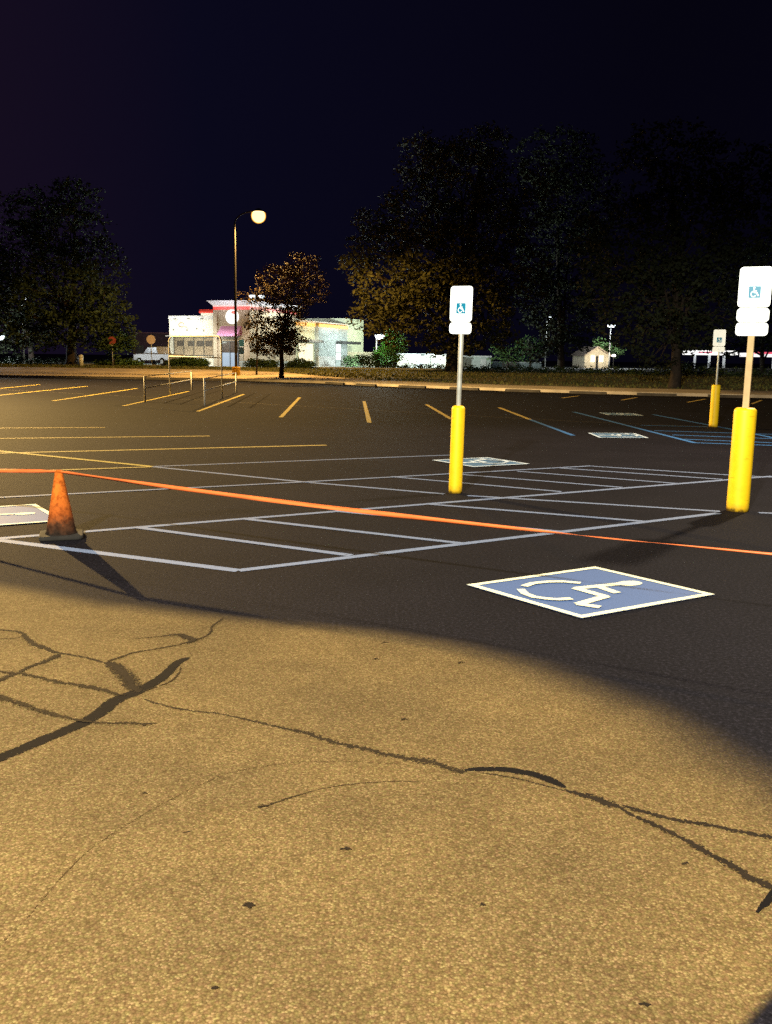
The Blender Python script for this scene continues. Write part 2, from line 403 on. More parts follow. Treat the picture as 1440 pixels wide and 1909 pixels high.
# --- cracks: ribbons of sealing tar on the old asphalt
def crackmat(name, col, lo):
    m, nt_, b_ = new_mat(name); b_.inputs['Base Color'].default_value = (*col, 1); b_.inputs['Roughness'].default_value = 0.9; b_.inputs['Specular IOR Level'].default_value = 0.08
    t_ = nt_.nodes.new('ShaderNodeTexCoord'); n_ = nt_.nodes.new('ShaderNodeTexNoise'); n_.inputs['Scale'].default_value = 85; n_.inputs['Detail'].default_value = 4
    nt_.links.new(t_.outputs['Object'], n_.inputs['Vector'])
    r_ = nt_.nodes.new('ShaderNodeMapRange'); r_.inputs['From Min'].default_value = lo; r_.inputs['From Max'].default_value = lo+0.08
    n5 = nt_.nodes.new('ShaderNodeTexNoise'); n5.inputs['Scale'].default_value = 9; n5.inputs['Detail'].default_value = 8; n5.inputs['Roughness'].default_value = 0.8
    nt_.links.new(t_.outputs['Object'], n5.inputs['Vector']); r5 = nt_.nodes.new('ShaderNodeValToRGB'); r5.color_ramp.elements[0].position = .38; r5.color_ramp.elements[1].position = .68
    r5.color_ramp.elements[0].color = (*col, 1); r5.color_ramp.elements[1].color = (col[0]*1.8+.0008, col[1]*1.7+.0006, col[2]*1.6+.0003, 1)
    nt_.links.new(n5.outputs['Fac'], r5.inputs['Fac']); nt_.links.new(r5.outputs['Color'], b_.inputs['Base Color'])
    ed = nt_.nodes.new('ShaderNodeAttribute'); ed.attribute_name = 'edge'
    e2_ = nt_.nodes.new('ShaderNodeMath'); e2_.operation = 'MULTIPLY_ADD'; e2_.inputs[1].default_value = 0.30; nt_.links.new(ed.outputs['Fac'], e2_.inputs[0]); nt_.links.new(n_.outputs['Fac'], e2_.inputs[2])
    e3_ = nt_.nodes.new('ShaderNodeMath'); e3_.operation = 'SUBTRACT'; e3_.inputs[1].default_value = 0.16; nt_.links.new(e2_.outputs[0], e3_.inputs[0])
    nt_.links.new(e3_.outputs[0], r_.inputs['Value']); nt_.links.new(r_.outputs['Result'], b_.inputs['Alpha'])
    return m
TAR = crackmat('crack_tar', (0.0018, 0.0014, 0.0018), 0.26)
OLDTAR = crackmat('old_crack_tar', (0.013, 0.0088, 0.0046), 0.45)
MIDTAR = crackmat('worn_crack_tar', (0.010, 0.0068, 0.0042), 0.40)
FAINT = crackmat('faint_scuff', (0.042, 0.027, 0.011), 0.55)
def crack(pts, wd, m, z=0.004, jag=0.35, name='crack_sealant'):
    z = 0.0008+z*0.14; P = [g(*p) for p in pts]; Q = []
    for k in range(len(P)-1):
        p0, p1, p2, p3 = P[max(k-1, 0)], P[k], P[k+1], P[min(k+2, len(P)-1)]
        n_ = max(2, int((p2-p1).length/0.025))
        for t in range(n_):
            t_ = t/n_
            Q.append(0.5*((2*p1)+(p2-p0)*t_+(2*p0-5*p1+4*p2-p3)*t_*t_+(3*p1-p0-3*p2+p3)*t_**3))
    Q.append(P[-1]); mb = MB(); N = len(Q); ws = wd if hasattr(wd, '__len__') else [wd, wd]
    off = 0
    for k, c in enumerate(Q):
        d = (Q[min(k+1, N-1)]-Q[max(k-1, 0)]); d.normalize(); s = Vector((-d.y, d.x, 0))
        t = k/(N-1); f = t*(len(ws)-1); i = min(int(f), len(ws)-2); wv = ws[i]+(ws[i+1]-ws[i])*(f-i)
        off = off*0.7+R.uniform(-1, 1)*wv*jag*0.5
        taper = min(1, (k+1)/3, (N-k)/3)
        a = wv/2*taper*R.uniform(1-jag, 1+jag); b_ = wv/2*taper*R.uniform(1-jag, 1+jag)
        a *= 1.25; b_ *= 1.25
        mb.v += [(c.x+s.x*(a+off), c.y+s.y*(a+off), z), (c.x+s.x*off, c.y+s.y*off, z), (c.x-s.x*(b_-off), c.y-s.y*(b_-off), z)]
    for k in range(N-1):
        for q in (0, 1): mb.f.append((3*k+q, 3*k+q+1, 3*k+q+4, 3*k+q+3))
    o = mb.build(name, m); at2 = o.data.attributes.new('edge', 'FLOAT', 'POINT'); at2.data.foreach_set('value', [0.0, 1.0, 0.0]*N)
    return tag(o, kind='structure')
def Z(pts, ox=0, oy=1040, s=2.88): return [(ox+x/s, oy+y/s) for x, y in pts]
crack([(-25, 1424), (80, 1380), (170, 1340), (215, 1307), (255, 1290), (300, 1265), (330, 1236), (353, 1226)], [0.055, 0.06, 0.065, 0.055, 0.035], TAR, 0.008, 0.08)
crack(Z([(-60, 380), (0, 385), (100, 400), (140, 430), (200, 465), (290, 505), (400, 525), (500, 545), (570, 565)]), [0.02, 0.03, 0.05, 0.02, 0.02], MIDTAR, 0.004)
crack(Z([(0, 435), (60, 435), (120, 425)]), 0.015, OLDTAR, 0.012)
crack(Z([(575, 560), (640, 600), (690, 660), (720, 705), (735, 725)]), [0.06, 0.085, 0.085, 0.07], MIDTAR, 0.012, 0.15)
crack(Z([(325, 518), (250, 555), (160, 590), (60, 635), (-60, 680)]), [0.05, 0.03, 0.045], MIDTAR, 0.016)
crack(Z([(-60, 600), (100, 620), (250, 655), (420, 690), (560, 715), (680, 742)]), [0.045, 0.03, 0.05, 0.03], OLDTAR, 0.020)
crack([(264, 1302), (295, 1312), (347, 1325), (399, 1330), (448, 1339), (500, 1351), (567, 1367), (625, 1385), (692, 1398), (754, 1410), (817, 1427), (873, 1436)], [0.015, 0.018, 0.02, 0.035, 0.04, 0.055, 0.06], OLDTAR, 0.004, 0.5)
crack([(866, 1436), (915, 1434), (958, 1437), (1005, 1447), (1030, 1457), (1054, 1469)], [0.03, 0.036, 0.038, 0.04, 0.042], TAR, 0.008, 0.08)
crack([(900, 1441), (950, 1449), (1000, 1461), (1053, 1475)], 0.013, OLDTAR, 0.004, 0.3)
crack([(1053, 1473), (1110, 1490), (1165, 1507)], [0.03, 0.05, 0.05], MIDTAR, 0.012, 0.15)
crack([(1160, 1503), (1240, 1525), (1340, 1542), (1470, 1568)], [0.03, 0.025, 0.03], MIDTAR, 0.016, 0.3)
crack([(1155, 1508), (1180, 1522), (1230, 1545), (1300, 1580), (1370, 1620), (1460, 1668)], [0.02, 0.03, 0.035, 0.05], MIDTAR, 0.020, 0.3)
crack([(1442, 1660), (1425, 1685), (1408, 1702)], [0.02, 0.015, 0.022], TAR, 0.024, 0.3)
crack(Z([(-60, 735), (60, 775), (200, 815), (300, 848), (450, 882), (560, 890), (740, 893), (840, 890)]), [0.07, 0.05, 0.04, 0.02, 0.035], OLDTAR, 0.024)
crack(Z([(570, 562), (640, 540), (720, 512), (860, 487), (960, 470), (1040, 445), (1100, 425), (1130, 400), (1140, 370), (1200, 325)]), [0.02, 0.014, 0.014, 0.012], MIDTAR, 0.028)
crack(Z([(700, 440), (860, 425), (960, 415), (1010, 428), (1050, 442), (1000, 462)]), [0.006, 0.012, 0.05, 0.05], MIDTAR, 0.032, 0.25)
crack(Z([(770, 720), (860, 690), (940, 650), (970, 590)]), 0.012, OLDTAR, 0.028)
crack([(-10, 1775), (60, 1700), (150, 1600), (250, 1530), (330, 1485), (420, 1445), (520, 1425), (640, 1420), (770, 1427)], [0.009, 0.008, 0.010, 0.008, 0.007], FAINT, 0.012, 0.5)
crack([(482, 1507), (520, 1495), (620, 1468), (720, 1458), (785, 1459)], [0.018, 0.005, 0.006, 0.005], OLDTAR, 0.016, 0.4)
crack([(840, 1461), (920, 1464), (995, 1471)], 0.006, FAINT, 0.020)
crack([(340, 1553), (360, 1549)], 0.01, MIDTAR, 0.008)
for (x, y, rr) in ((645, 1585, .022), (465, 1690, .025), (1203, 1875, .022), (489, 1506, .018), (701, 1230, .014), (717, 1199, .014), (860, 1237, .012), (755, 1343, .016), (270, 1480, .012), (1277, 1612, .012), (400, 1845, .014), (900, 1690, .012)):
    crack([(x-rr*500, y+2), (x, y-1), (x+rr*500, y+1)], [rr*.6, rr*1.5, rr*.5], MIDTAR, 0.036, 0.5, name='tar_stain')
# ================================================================== PAINTED WHEELCHAIR PANELS
P1 = [g(872, 1091), g(1108, 1059), g(1334, 1109), g(1083, 1156)]
AX = ((P1[1]-P1[0])+(P1[2]-P1[3]))/2; AY = ((P1[1]-P1[2])+(P1[0]-P1[3]))/2
CEN = sum(P1, Vector())/4
Minv = Matrix(((AX.x, AY.x), (AX.y, AY.y))).inverted()
def loc(p): return Minv @ Vector((p.x-CEN.x, p.y-CEN.y))        # unit square coords -0.5..0.5
def zz(l): return [loc(g(840+x/2.769, 1030+y/2.769)) for x, y in l]
SYM = dict(torso=zz([(905, 165), (645, 192)]), arm=zz([(765, 183), (862, 216)]), thigh=zz([(640, 190), (805, 236)]), shin=zz([(805, 233), (658, 275)]), foot=zz([(655, 273), (772, 291)]),
           arc1=zz([(380, 183), (425, 167), (500, 159), (580, 158), (672, 166)]), arc2=zz([(362, 198), (385, 221), (430, 238), (500, 248), (560, 251), (626, 247)]), head=zz([(925, 165)])[0])
def panel(corners, label, flip=False, bm='cream', fm='panelblue'):
    """corners: left, far, right, near on the ground"""
    cen = sum(corners, Vector())/4
    o = empty('painted_symbol', (cen.x, cen.y, 0), label, 'painted symbol', 'wheelchair symbols painted on the lot')
    ax = ((corners[1]-corners[0])+(corners[2]-corners[3]))/2; ay = ((corners[1]-corners[2])+(corners[0]-corners[3]))/2
    def W(u, v, z): p = ax*u+ay*v; return (p.x, p.y, z)
    def C4(s):
        out = []
        for c in corners:
            q = c-cen; out.append(q*s)
        return out
    mb = MB(); t = 0.055
    U = [(-.5, -.5), (-.5, .5), (.5, .5), (.5, -.5)]
    tx, ty = t/ax.length, t/ay.length
    I = [(-.5+tx, -.5+ty), (-.5+tx, .5-ty), (.5-tx, .5-ty), (.5-tx, -.5+ty)]
    for k in range(4): mb.face([W(*U[k], 0.010), W(*U[(k+1) % 4], 0.010), W(*I[(k+1) % 4], 0.010), W(*I[k], 0.010)])
    mb.build('border', M[bm], o)
    mb = MB(); mb.face([W(*p, 0.006) for p in U]); mb.build('blue_field', M[fm], o)
    mb = MB(); sg = -1 if flip else 1
    zc = [0.0104]
    def stroke(pl, wd):
        P = [Vector(W(sg*p.x, sg*p.y, 0)) for p in pl]; N = len(P); i0 = len(mb.v); zc[0] += 0.0006
        for k in range(N):
            d = P[min(k+1, N-1)]-P[max(k-1, 0)]; d.normalize(); s = Vector((-d.y, d.x, 0))*wd/2
            mb.v += [(P[k].x+s.x, P[k].y+s.y, zc[0]), (P[k].x-s.x, P[k].y-s.y, zc[0])]
        for k in range(N-1): a = i0+2*k; mb.f.append((a, a+1, a+3, a+2))
    for k in ('torso', 'arm', 'thigh', 'shin', 'foot', 'arc1', 'arc2'): stroke(SYM[k], 0.072 if k in ('torso', 'arm', 'thigh', 'shin', 'foot') else 0.06)
    h = Vector(W(sg*SYM['head'].x, sg*SYM['head'].y, 0)); d1 = ax.normalized(); d2 = ay.normalized()
    mb.face([(h+d1*0.105*math.cos(a)+d2*0.072*math.sin(a))+Vector((0, 0, .0100)) for a in [2*math.pi*k/20 for k in range(20)]])
    mb.build('wheelchair_symbol', M[bm], o)
    return o
panel(P1, 'blue square with cream border and wheelchair figure, nearest in the picture, right of centre')
q2, q3 = g(67, 941), g(121, 972)
d = (P1[0]-P1[1])
panel([q2+d*1.05, q2, q3, q3+d*1.05], 'blue wheelchair square cut off at the left edge, behind the orange cone')
panel([g(806, 858), g(908, 854), g(988, 865), g(882, 872)], 'blue wheelchair square partly hidden behind the slim yellow bollard', True, 'whitepaint', 'farblue')
panel([g(1095.5, 808), g(1184, 808), g(1209, 817.5), g(1118, 816)], 'pale wheelchair square far off between the two front signs, the brighter of two', True, 'whitepaint', 'farblue')
panel([g(1113, 769.5), g(1184, 771), g(1197, 775.5), g(1137, 774)], 'faintest and farthest wheelchair square, near the far kerb', True, 'whitepaint', 'farblue')

# ================================================================== SIGNS ON BOLLARDS
def isa_icon(mb, cx, cz, s, y):
    """small wheelchair figure, facing -y"""
    def st(pl, wd):
        for a, b_ in zip(pl, pl[1:]):
            a, b_ = Vector((a[0], a[1])), Vector((b_[0], b_[1])); d_ = (b_-a).normalized(); n_ = Vector((-d_.y, d_.x))*wd/2
            e = d_*wd*.3
            mb.face([(cx+s*p.x, y, cz+s*p.y) for p in (a-e+n_, b_+e+n_, b_+e-n_, a-e-n_)])
    st([(-.05, .28), (-.02, -.02), (.2, -.04), (.3, -.3), (.36, -.28)], .1); st([(-.03, .13), (.16, .13)], .08)
    st([(-.16+.22*math.cos(math.radians(a))+.08, -.16+.24*math.sin(math.radians(a))) for a in range(100, 350, 25)], .08)
    mb.face([(cx+s*(-.05+.09*math.cos(a)), y, cz+s*(.4+.09*math.sin(a))) for a in [2*math.pi*k/12 for k in range(12)]])
bol_m, nt, b = new_mat('bollard_sleeve_yellow')
tc = nt.nodes.new('ShaderNodeTexCoord'); sp = nt.nodes.new('ShaderNodeSeparateXYZ'); nt.links.new(tc.outputs['Object'], sp.inputs['Vector'])
gr_ = math_('ADD', sp.outputs['Z'], math_('MULTIPLY', math_('SUBTRACT', noise(14, 6, 0.75), 0.5), 0.16))
col = ramp(gr_, (0.005, (0.10, 0.06, 0.008)), (0.035, (0.42, 0.26, 0.008)), (0.11, (0.72, 0.47, 0.008)))
col = mix(1, col, ramp(noise(5, 6, 0.75), (0.3, (0.88, 0.84, 0.8)), (0.55, (1, 1, 1))), 'MULTIPLY')
scf = nt.nodes.new('ShaderNodeTexNoise'); scf.inputs['Scale'].default_value = 7; scf.inputs['Detail'].default_value = 7; mpn = nt.nodes.new('ShaderNodeMapping'); mpn.inputs['Scale'].default_value = (1, 1, 6)
nt.links.new(tc.outputs['Object'], mpn.inputs['Vector']); nt.links.new(mpn.outputs['Vector'], scf.inputs['Vector'])
col = mix(1, col, ramp(scf.outputs['Fac'], (0.66, (1, 1, 1)), (0.74, (0.55, 0.5, 0.45))), 'MULTIPLY')
nt.links.new(col, b.inputs['Base Color']); b.inputs['Roughness'].default_value = 0.5; b.inputs['Specular IOR Level'].default_value = 0.25
M['yellow'] = bol_m
def sign(base, rz, br, bh, top, plates, polem, pr, square, label, wd=0.32, tilt=0.0, icon_at=0.62):
    o = empty('parking_sign', base, label, 'parking sign', 'accessible parking signs on yellow bollards', rz)
    if tilt: o.rotation_euler = (0, tilt, rz)
    mb = MB(); prof = [(br, -0.01), (br*1.0, 0.05), (br, bh-0.05)]
    for k in range(1, 6): a = k/5*math.pi/2; prof.append((br-0.045+0.045*math.cos(a), bh-0.05+0.045*math.sin(a)))
    mb.lathe2(prof, 40); s = mb.build('bollard_sleeve', M['yellow'], o, True)
    s.data.polygons[-1].use_smooth = False
    zt = bh+0.0
    mb = MB()
    if square: mb.box(-pr, pr, -pr, pr, zt-0.1, top-0.05)
    else: mb.lathe2([(pr, zt-0.1), (pr, top-0.05)], 20)
    bevel(mb.build('post', polem, o, not square), 0.004)
    z = top
    for k, h in enumerate(plates):
        mb = MB(); mb.prism(rrect(wd, h-0.008, 0.042, 6, 0, z-h/2), -pr-0.006, -pr-0.003)
        pl = mb.build('sign_plate', M['signwhite'], o)
        if k == 0:
            zc = z-h*icon_at; q = 0.125
            mb = MB(); mb.prism(rrect(q, q, 0.008, 3, 0, zc), -pr-0.0085, -pr-0.0065); ic = mb.build('symbol_field', M['signblue'], pl)
            mb = MB(); isa_icon(mb, 0, zc-.002, q*.95, -pr-0.0105); mb.build('wheelchair_symbol', M['signwhite'], pl)
        for zz_ in ((z-h*.12, z-h*.88) if k == 0 else (z-h*.5,)):
            mb = MB(); mb.prism([(0.008*math.cos(a), zz_+0.008*math.sin(a)) for a in [2*math.pi*t/8 for t in range(8)]], -pr-0.012, -pr-0.0062); mb.build('bolt', M['galv'], pl)
        z -= h
    return o
def face_cam(p, off=0): return math.atan2(p.x, -p.y)*0 - math.atan2(p.x, p.y) + off
b1, b2_, b3 = g(1375, 952), g(849, 919), g(1330, 796)
sign(b1, face_cam(b1, -0.1), 0.122, 1.168, 2.69, (0.44, 0.155, 0.15), M['tanpost'], 0.034, True, 'tallest accessible parking sign, three stacked plates on a tan post in a thick yellow bollard', 0.335, 0.006)
sign(b2_, face_cam(b2_, -0.45), 0.083, 1.095, 2.525, (0.43, 0.145), M['galv'], 0.03, False, 'accessible parking sign with two white plates on a grey pipe in the slim yellow bollard', 0.295, 0.014)
sign(b3, face_cam(b3, -0.35), 0.112, 1.10, 2.50, (0.43, 0.145), M['galv'], 0.024, False, 'smallest, farthest accessible parking sign on its yellow bollard near the blue hatched bay', 0.32, 0.005)

# ================================================================== CONE AND TAPE
cone_m, nt, b = new_mat('cone_orange')
tc = nt.nodes.new('ShaderNodeTexCoord'); sp = nt.nodes.new('ShaderNodeSeparateXYZ'); nt.links.new(tc.outputs['Object'], sp.inputs['Vector'])
dirt = math_('ADD', sp.outputs['Z'], math_('MULTIPLY', math_('SUBTRACT', noise(9, 5, 0.7), 0.5), 0.26))
col = ramp(dirt, (0.05, (0.012, 0.008, 0.006)), (0.13, (0.050, 0.020, 0.009)), (0.23, (0.24, 0.058, 0.010)), (0.40, (0.40, 0.100, 0.013)))
col = mix(1, col, ramp(noise(22, 5, 0.7), (0.38, (0.5, 0.45, 0.42)), (0.56, (1.05, 1.05, 1.05))), 'MULTIPLY')
nt.links.new(col, b.inputs['Base Color']); b.inputs['Roughness'].default_value = 0.9; b.inputs['Specular IOR Level'].default_value = 0.08
cb = g(115, 1001)
co = empty('traffic_cone', cb, 'orange traffic cone with a grimy dark foot, holding up the tape at the left', 'traffic cone', rz=0.3)
mb = MB(); mb.lathe2([(0.15, 0.03), (0.138, 0.045), (0.13, 0.06), (0.038, 0.575), (0.034, 0.60), (0.028, 0.615), (0.02, 0.612)], 32)
mb.build('cone_body', cone_m, co, True)
mb = MB(); mb.prism(rrect(0.38, 0.38, 0.05, 4), 0, 0.038, Matrix(((1, 0, 0, 0), (0, 0, 1, 0), (0, 1, 0, 0), (0, 0, 0, 1))))
bevel(mb.build('cone_base', mat('black_rubber', (0.010, 0.009, 0.008), 0.9, 0.3, 8), co), 0.012)
# tape: from the ground at the left, over the cone, to the ground past the right
ct = cb+Vector((0, 0, 0.602))
e1 = at(1440, 1033, 5.42); ex = e1+(e1-ct).normalized()*1.6; ex.z = 0.5
PTS = [ct+Vector((-6.5, 0.7, -0.59)), ct+Vector((-4.5, 0.45, -0.02)), ct]
tape = []
L0, L1 = Vector((-8.4, 11.9, 0.012)), Vector((-7.0, 11.0, 0.33))
def seg(a, b_, n_, sag, out):
    for k in range(n_): t = k/n_; p = a.lerp(b_, t); p.z -= sag*4*t*(1-t); out.append(p)
seg(L0, L1, 20, -0.05, tape); seg(L1, ct, 80, 0.015, tape); n_l = len(tape); seg(ct, e1, 200, 0.035, tape)
seg(e1, ex, 40, 0.0, tape); seg(ex, ex+Vector((1.0, -0.35, -0.49)), 20, -0.05, tape)
mb = MB(); N = len(tape)
for k, p in enumerate(tape):
    d = (tape[min(k+1, N-1)]-tape[max(k-1, 0)]).normalized(); up = Vector((0, 0, 1))-d*d.z; up.normalize(); sd = d.cross(up)
    s_ = (k-n_l)/200.0
    ang = 0.5*math.sin(s_*9+.6)+0.25*math.sin(s_*23)+ (1.25*math.exp(-((s_-0.84)/0.06)**2) if s_ > 0.5 else 0)
    wv = 0.017*(1 if abs(k-n_l) > 3 else 0.75)*(1-0.6*max(0, min(1, (s_-0.6)/0.3))); o_ = (up*math.cos(ang)+sd*math.sin(ang))*wv
    crv = sd*0.004*math.cos(ang)
    mb.v += [tuple(p-o_), tuple(p+crv), tuple(p+o_)]
for k in range(N-1):
    for q in (0, 1): a = 3*k+q; mb.f.append((a, a+1, a+4, a+3))
tp = mb.build('barrier_tape', M['tape'], smooth=True)
tag(tp, 'orange barrier tape stretched from the cone across the empty lot to the right', 'barrier tape')
md = tp.modifiers.new('s', 'SOLIDIFY'); md.thickness = 0.001

# ================================================================== CART CORRAL
cc = empty('cart_corral', g(330, 745), 'galvanised cart corral with a tall hoop and low side rails below the street lamp', 'cart corral')
def gl(px, py): return g(px, py)-cc.location
M['rail'] = mat('zinc_rail', (0.75, 0.73, 0.68), 0.5, 0.15, 6)
def tubeo(name, pts, r, m=M['rail'], parent=cc):
    mb = MB(); mb.tube(pts, r, 10); return mb.build(name, m, parent, True)
fl, fr, bl, br_ = gl(271, 750), gl(382, 756), gl(358, 727), gl(441, 732)
hl, hr = gl(317.5, 737), gl(414.5, 743)
up = Vector((0, 0, 1))
for p in (fl, fr): tubeo('post', [p, p+up*0.92], 0.03)
for p in (bl, br_): tubeo('post', [p, p+up*0.92], 0.032)
hh = 2.42; arc = [hl, hl+up*(hh-.25)]
dv = (hr-hl)
for k in range(1, 6): a = k/5*math.pi/2; arc.append(hl+up*(hh-.25+.25*math.sin(a))+dv.normalized()*0.25*(1-math.cos(a)))
for k in range(0, 6): a = math.pi/2-k/5*math.pi/2; arc.append(hr+up*(hh-.25+.25*math.sin(a))-dv.normalized()*0.25*(1-math.cos(a)))
arc.append(hr); tubeo('hoop', arc, 0.028)
tubeo('crossbar', [hl+up*1.62, hr+up*1.58], 0.02)
tubeo('top_rail', [fl+up*.9, hl+up*.90, bl+up*.9], 0.018)
tubeo('top_rail', [fr+up*.9, hr+up*.9, br_+up*.9], 0.018)
tubeo('lower_rail', [fr+up*.5, br_+up*.5], 0.024)
tubeo('lower_rail', [fl+up*.5, bl+up*.5], 0.02)

# ================================================================== STREET LAMP, ITS OFF-FRAME FELLOWS AND A STORE LIGHT
SOD = emis('sodium_glow', (1.0, 0.66, 0.24), 4.2)
AMB, nt, b = new_mat('amber_halo'); ns = nt.nodes; mxs = ns.new('ShaderNodeMixShader'); trn = ns.new('ShaderNodeBsdfTransparent'); em_ = ns.new('ShaderNodeEmission')
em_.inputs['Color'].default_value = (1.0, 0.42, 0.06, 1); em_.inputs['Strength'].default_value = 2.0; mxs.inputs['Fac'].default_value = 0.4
nt.links.new(trn.outputs[0], mxs.inputs[1]); nt.links.new(em_.outputs[0], mxs.inputs[2]); nt.links.new(mxs.outputs[0], ns['Material Output'].inputs['Surface'])  # see-through emission that paints a halo around the lamp
AMB2 = AMB.copy(); AMB2.name = 'amber_halo_faint'; AMB2.node_tree.nodes['Mix Shader'].inputs['Fac'].default_value = 0.14
WHT = emis('white_glow', (0.85, 0.95, 1.0), 7.0)
def street_lamp(base, H, armx, army, label, power, col, glow, group='tall street lamps', bowl=0.42, drop=0.55, aim=None):
    o = empty('street_lamp', base, label, 'street lamp', group)
    mb = MB(); mb.lathe2([(0.30, -0.1), (0.30, 0.85), (0.27, 0.9)], 24); mb.build('footing', mat('yellow_footing', (0.55, 0.33, 0.03), 0.8, 0.25, 4), o)
    mb = MB(); pts = [Vector((0, 0, 0.9)), Vector((0, 0, H*0.5)), Vector((0, 0, H-0.9))]; rr = [0.11, 0.09, 0.07]
    for k in range(1, 9): a = k/8*math.pi/2; t = 1-math.cos(a); pts.append(Vector((armx*t, army*t, H-0.9+0.9*math.sin(a)))); rr.append(0.05)
    mb.tube(pts, rr, 12); mb.build('pole', mat('lamp_pole', (0.022, 0.02, 0.02), 0.55, 0.2, 5, metal=0.3), o, True)
    hx, hy = armx+0.35*(1 if armx > 0 else -1)*(1 if armx else 0), army+(0.35*(1 if army > 0 else -1) if army else 0)
    mb = MB(); mb.lathe2([(0.05, 0.28), (0.22, 0.2), (0.36, 0.06), (0.37, 0.0)][::-1], 24, (hx, hy, H-0.05)); mb.build('lamp_housing', M['dark'], o, True)
    mb = MB(); mb.lathe2([(bowl*math.sin(a), -bowl*math.cos(a)) for a in [math.pi*(.02+.75*k/10) for k in range(11)]], 24, (hx, hy, H-0.06-bowl*.5)); gb = mb.build('lamp_bowl', glow, o, True)
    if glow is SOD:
        mb = MB(); q_ = bowl*1.13; mb.lathe2([(q_*math.sin(a), -q_*math.cos(a)) for a in [math.pi*(.02+.62*k/10) for k in range(11)]], 28, (hx, hy, H-0.06-bowl*.5)); mb.build('lamp_halo', AMB, o, True)  # glowing shell added as the lamp's halo, not a glass part
    if aim: spotlamp('lamp_light', (hx, hy, H-drop-bowl), aim[0], aim[1], aim[2], power, col, 0.2, o)
    else: lamp('lamp_light', (hx, hy, H-drop-bowl), power, col, 0.25, o)
    return o
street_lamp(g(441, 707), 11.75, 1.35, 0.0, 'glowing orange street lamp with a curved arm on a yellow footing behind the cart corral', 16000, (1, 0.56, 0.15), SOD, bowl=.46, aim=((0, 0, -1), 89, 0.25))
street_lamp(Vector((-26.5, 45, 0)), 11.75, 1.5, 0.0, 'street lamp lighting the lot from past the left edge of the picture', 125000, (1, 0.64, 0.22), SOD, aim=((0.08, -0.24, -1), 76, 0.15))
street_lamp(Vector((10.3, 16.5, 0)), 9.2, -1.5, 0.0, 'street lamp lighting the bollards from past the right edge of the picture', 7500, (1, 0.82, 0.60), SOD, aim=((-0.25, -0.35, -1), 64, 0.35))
street_lamp(Vector((-5.5, -7, 0)), 9.2, 1.2, 0.0, 'store light on an added pole behind the photographer lighting the tan asphalt', 44000, (1, 0.92, 0.72), SOD, aim=((5.5, 14.5, -8.6), 31, 0.40))  # unseen store light; the street-lamp post is added to carry it

# ================================================================== PLANTS
def leafmat(name, col, var=0.45):
    m, nt_, b_ = new_mat(name)
    gi = nt_.nodes.new('ShaderNodeTexCoord'); n_ = nt_.nodes.new('ShaderNodeTexNoise'); n_.inputs['Scale'].default_value = 0.9; n_.inputs['Detail'].default_value = 6
    nt_.links.new(gi.outputs['Object'], n_.inputs['Vector'])
    r_ = nt_.nodes.new('ShaderNodeValToRGB'); r_.color_ramp.elements[0].position = .3; r_.color_ramp.elements[1].position = .7
    r_.color_ramp.elements[0].color = (*[c*(1-var) for c in col], 1); r_.color_ramp.elements[1].color = (*[c*(1+var) for c in col], 1)
    nt_.links.new(n_.outputs['Fac'], r_.inputs['Fac']); nt_.links.new(r_.outputs['Color'], b_.inputs['Base Color'])
    b_.inputs['Roughness'].default_value = 0.75; b_.inputs['Specular IOR Level'].default_value = 0.15
    return m
M['leaf'] = leafmat('leaf_olive', (0.06, 0.06, 0.02)); M['leafdark'] = leafmat('leaf_dark', (0.022, 0.028, 0.014)); M['leafbright'] = leafmat('leaf_fresh', (0.10, 0.20, 0.06)); M['leafgreen'] = leafmat('leaf_green', (0.06, 0.11, 0.035)); M['leafshade'] = leafmat('leaf_deep', (0.032, 0.05, 0.024))
M['leafrust'] = leafmat('leaf_autumn', (0.075, 0.05, 0.024)); M['hedge'] = leafmat('hedge_leaf', (0.04, 0.07, 0.03))
def leaves(mb, c, rad, n_, size, org, flat=0.75):
    """leafy spray: leaves gathered on many small twigs inside the ellipsoid"""
    tw = max(4, n_//14)
    for t in range(tw):
        while True:
            q = Vector((R.uniform(-1, 1), R.uniform(-1, 1), R.uniform(-1, 1)))
            if 0.15 < q.length < 1 and R.random() < 0.25+0.75*q.length: break
        tc_ = Vector((q.x*rad[0], q.y*rad[1], q.z*rad[2]))+c; sp_ = size*1.7
        for k in range(14):
            p = tc_+Vector((R.gauss(0, sp_), R.gauss(0, sp_), R.gauss(0, sp_*.6)))-org
            a = Vector((R.gauss(0, 1), R.gauss(0, 1), R.gauss(0, .6))).normalized(); b_ = a.cross(Vector((R.gauss(0, 1), R.gauss(0, 1), R.gauss(0, 1)))).normalized()
            s_ = size*R.uniform(.6, 1.3); a *= s_; b_ *= s_*.5
            mb.face([p-a, p-a*.1+b_, p+a, p-a*.1-b_])
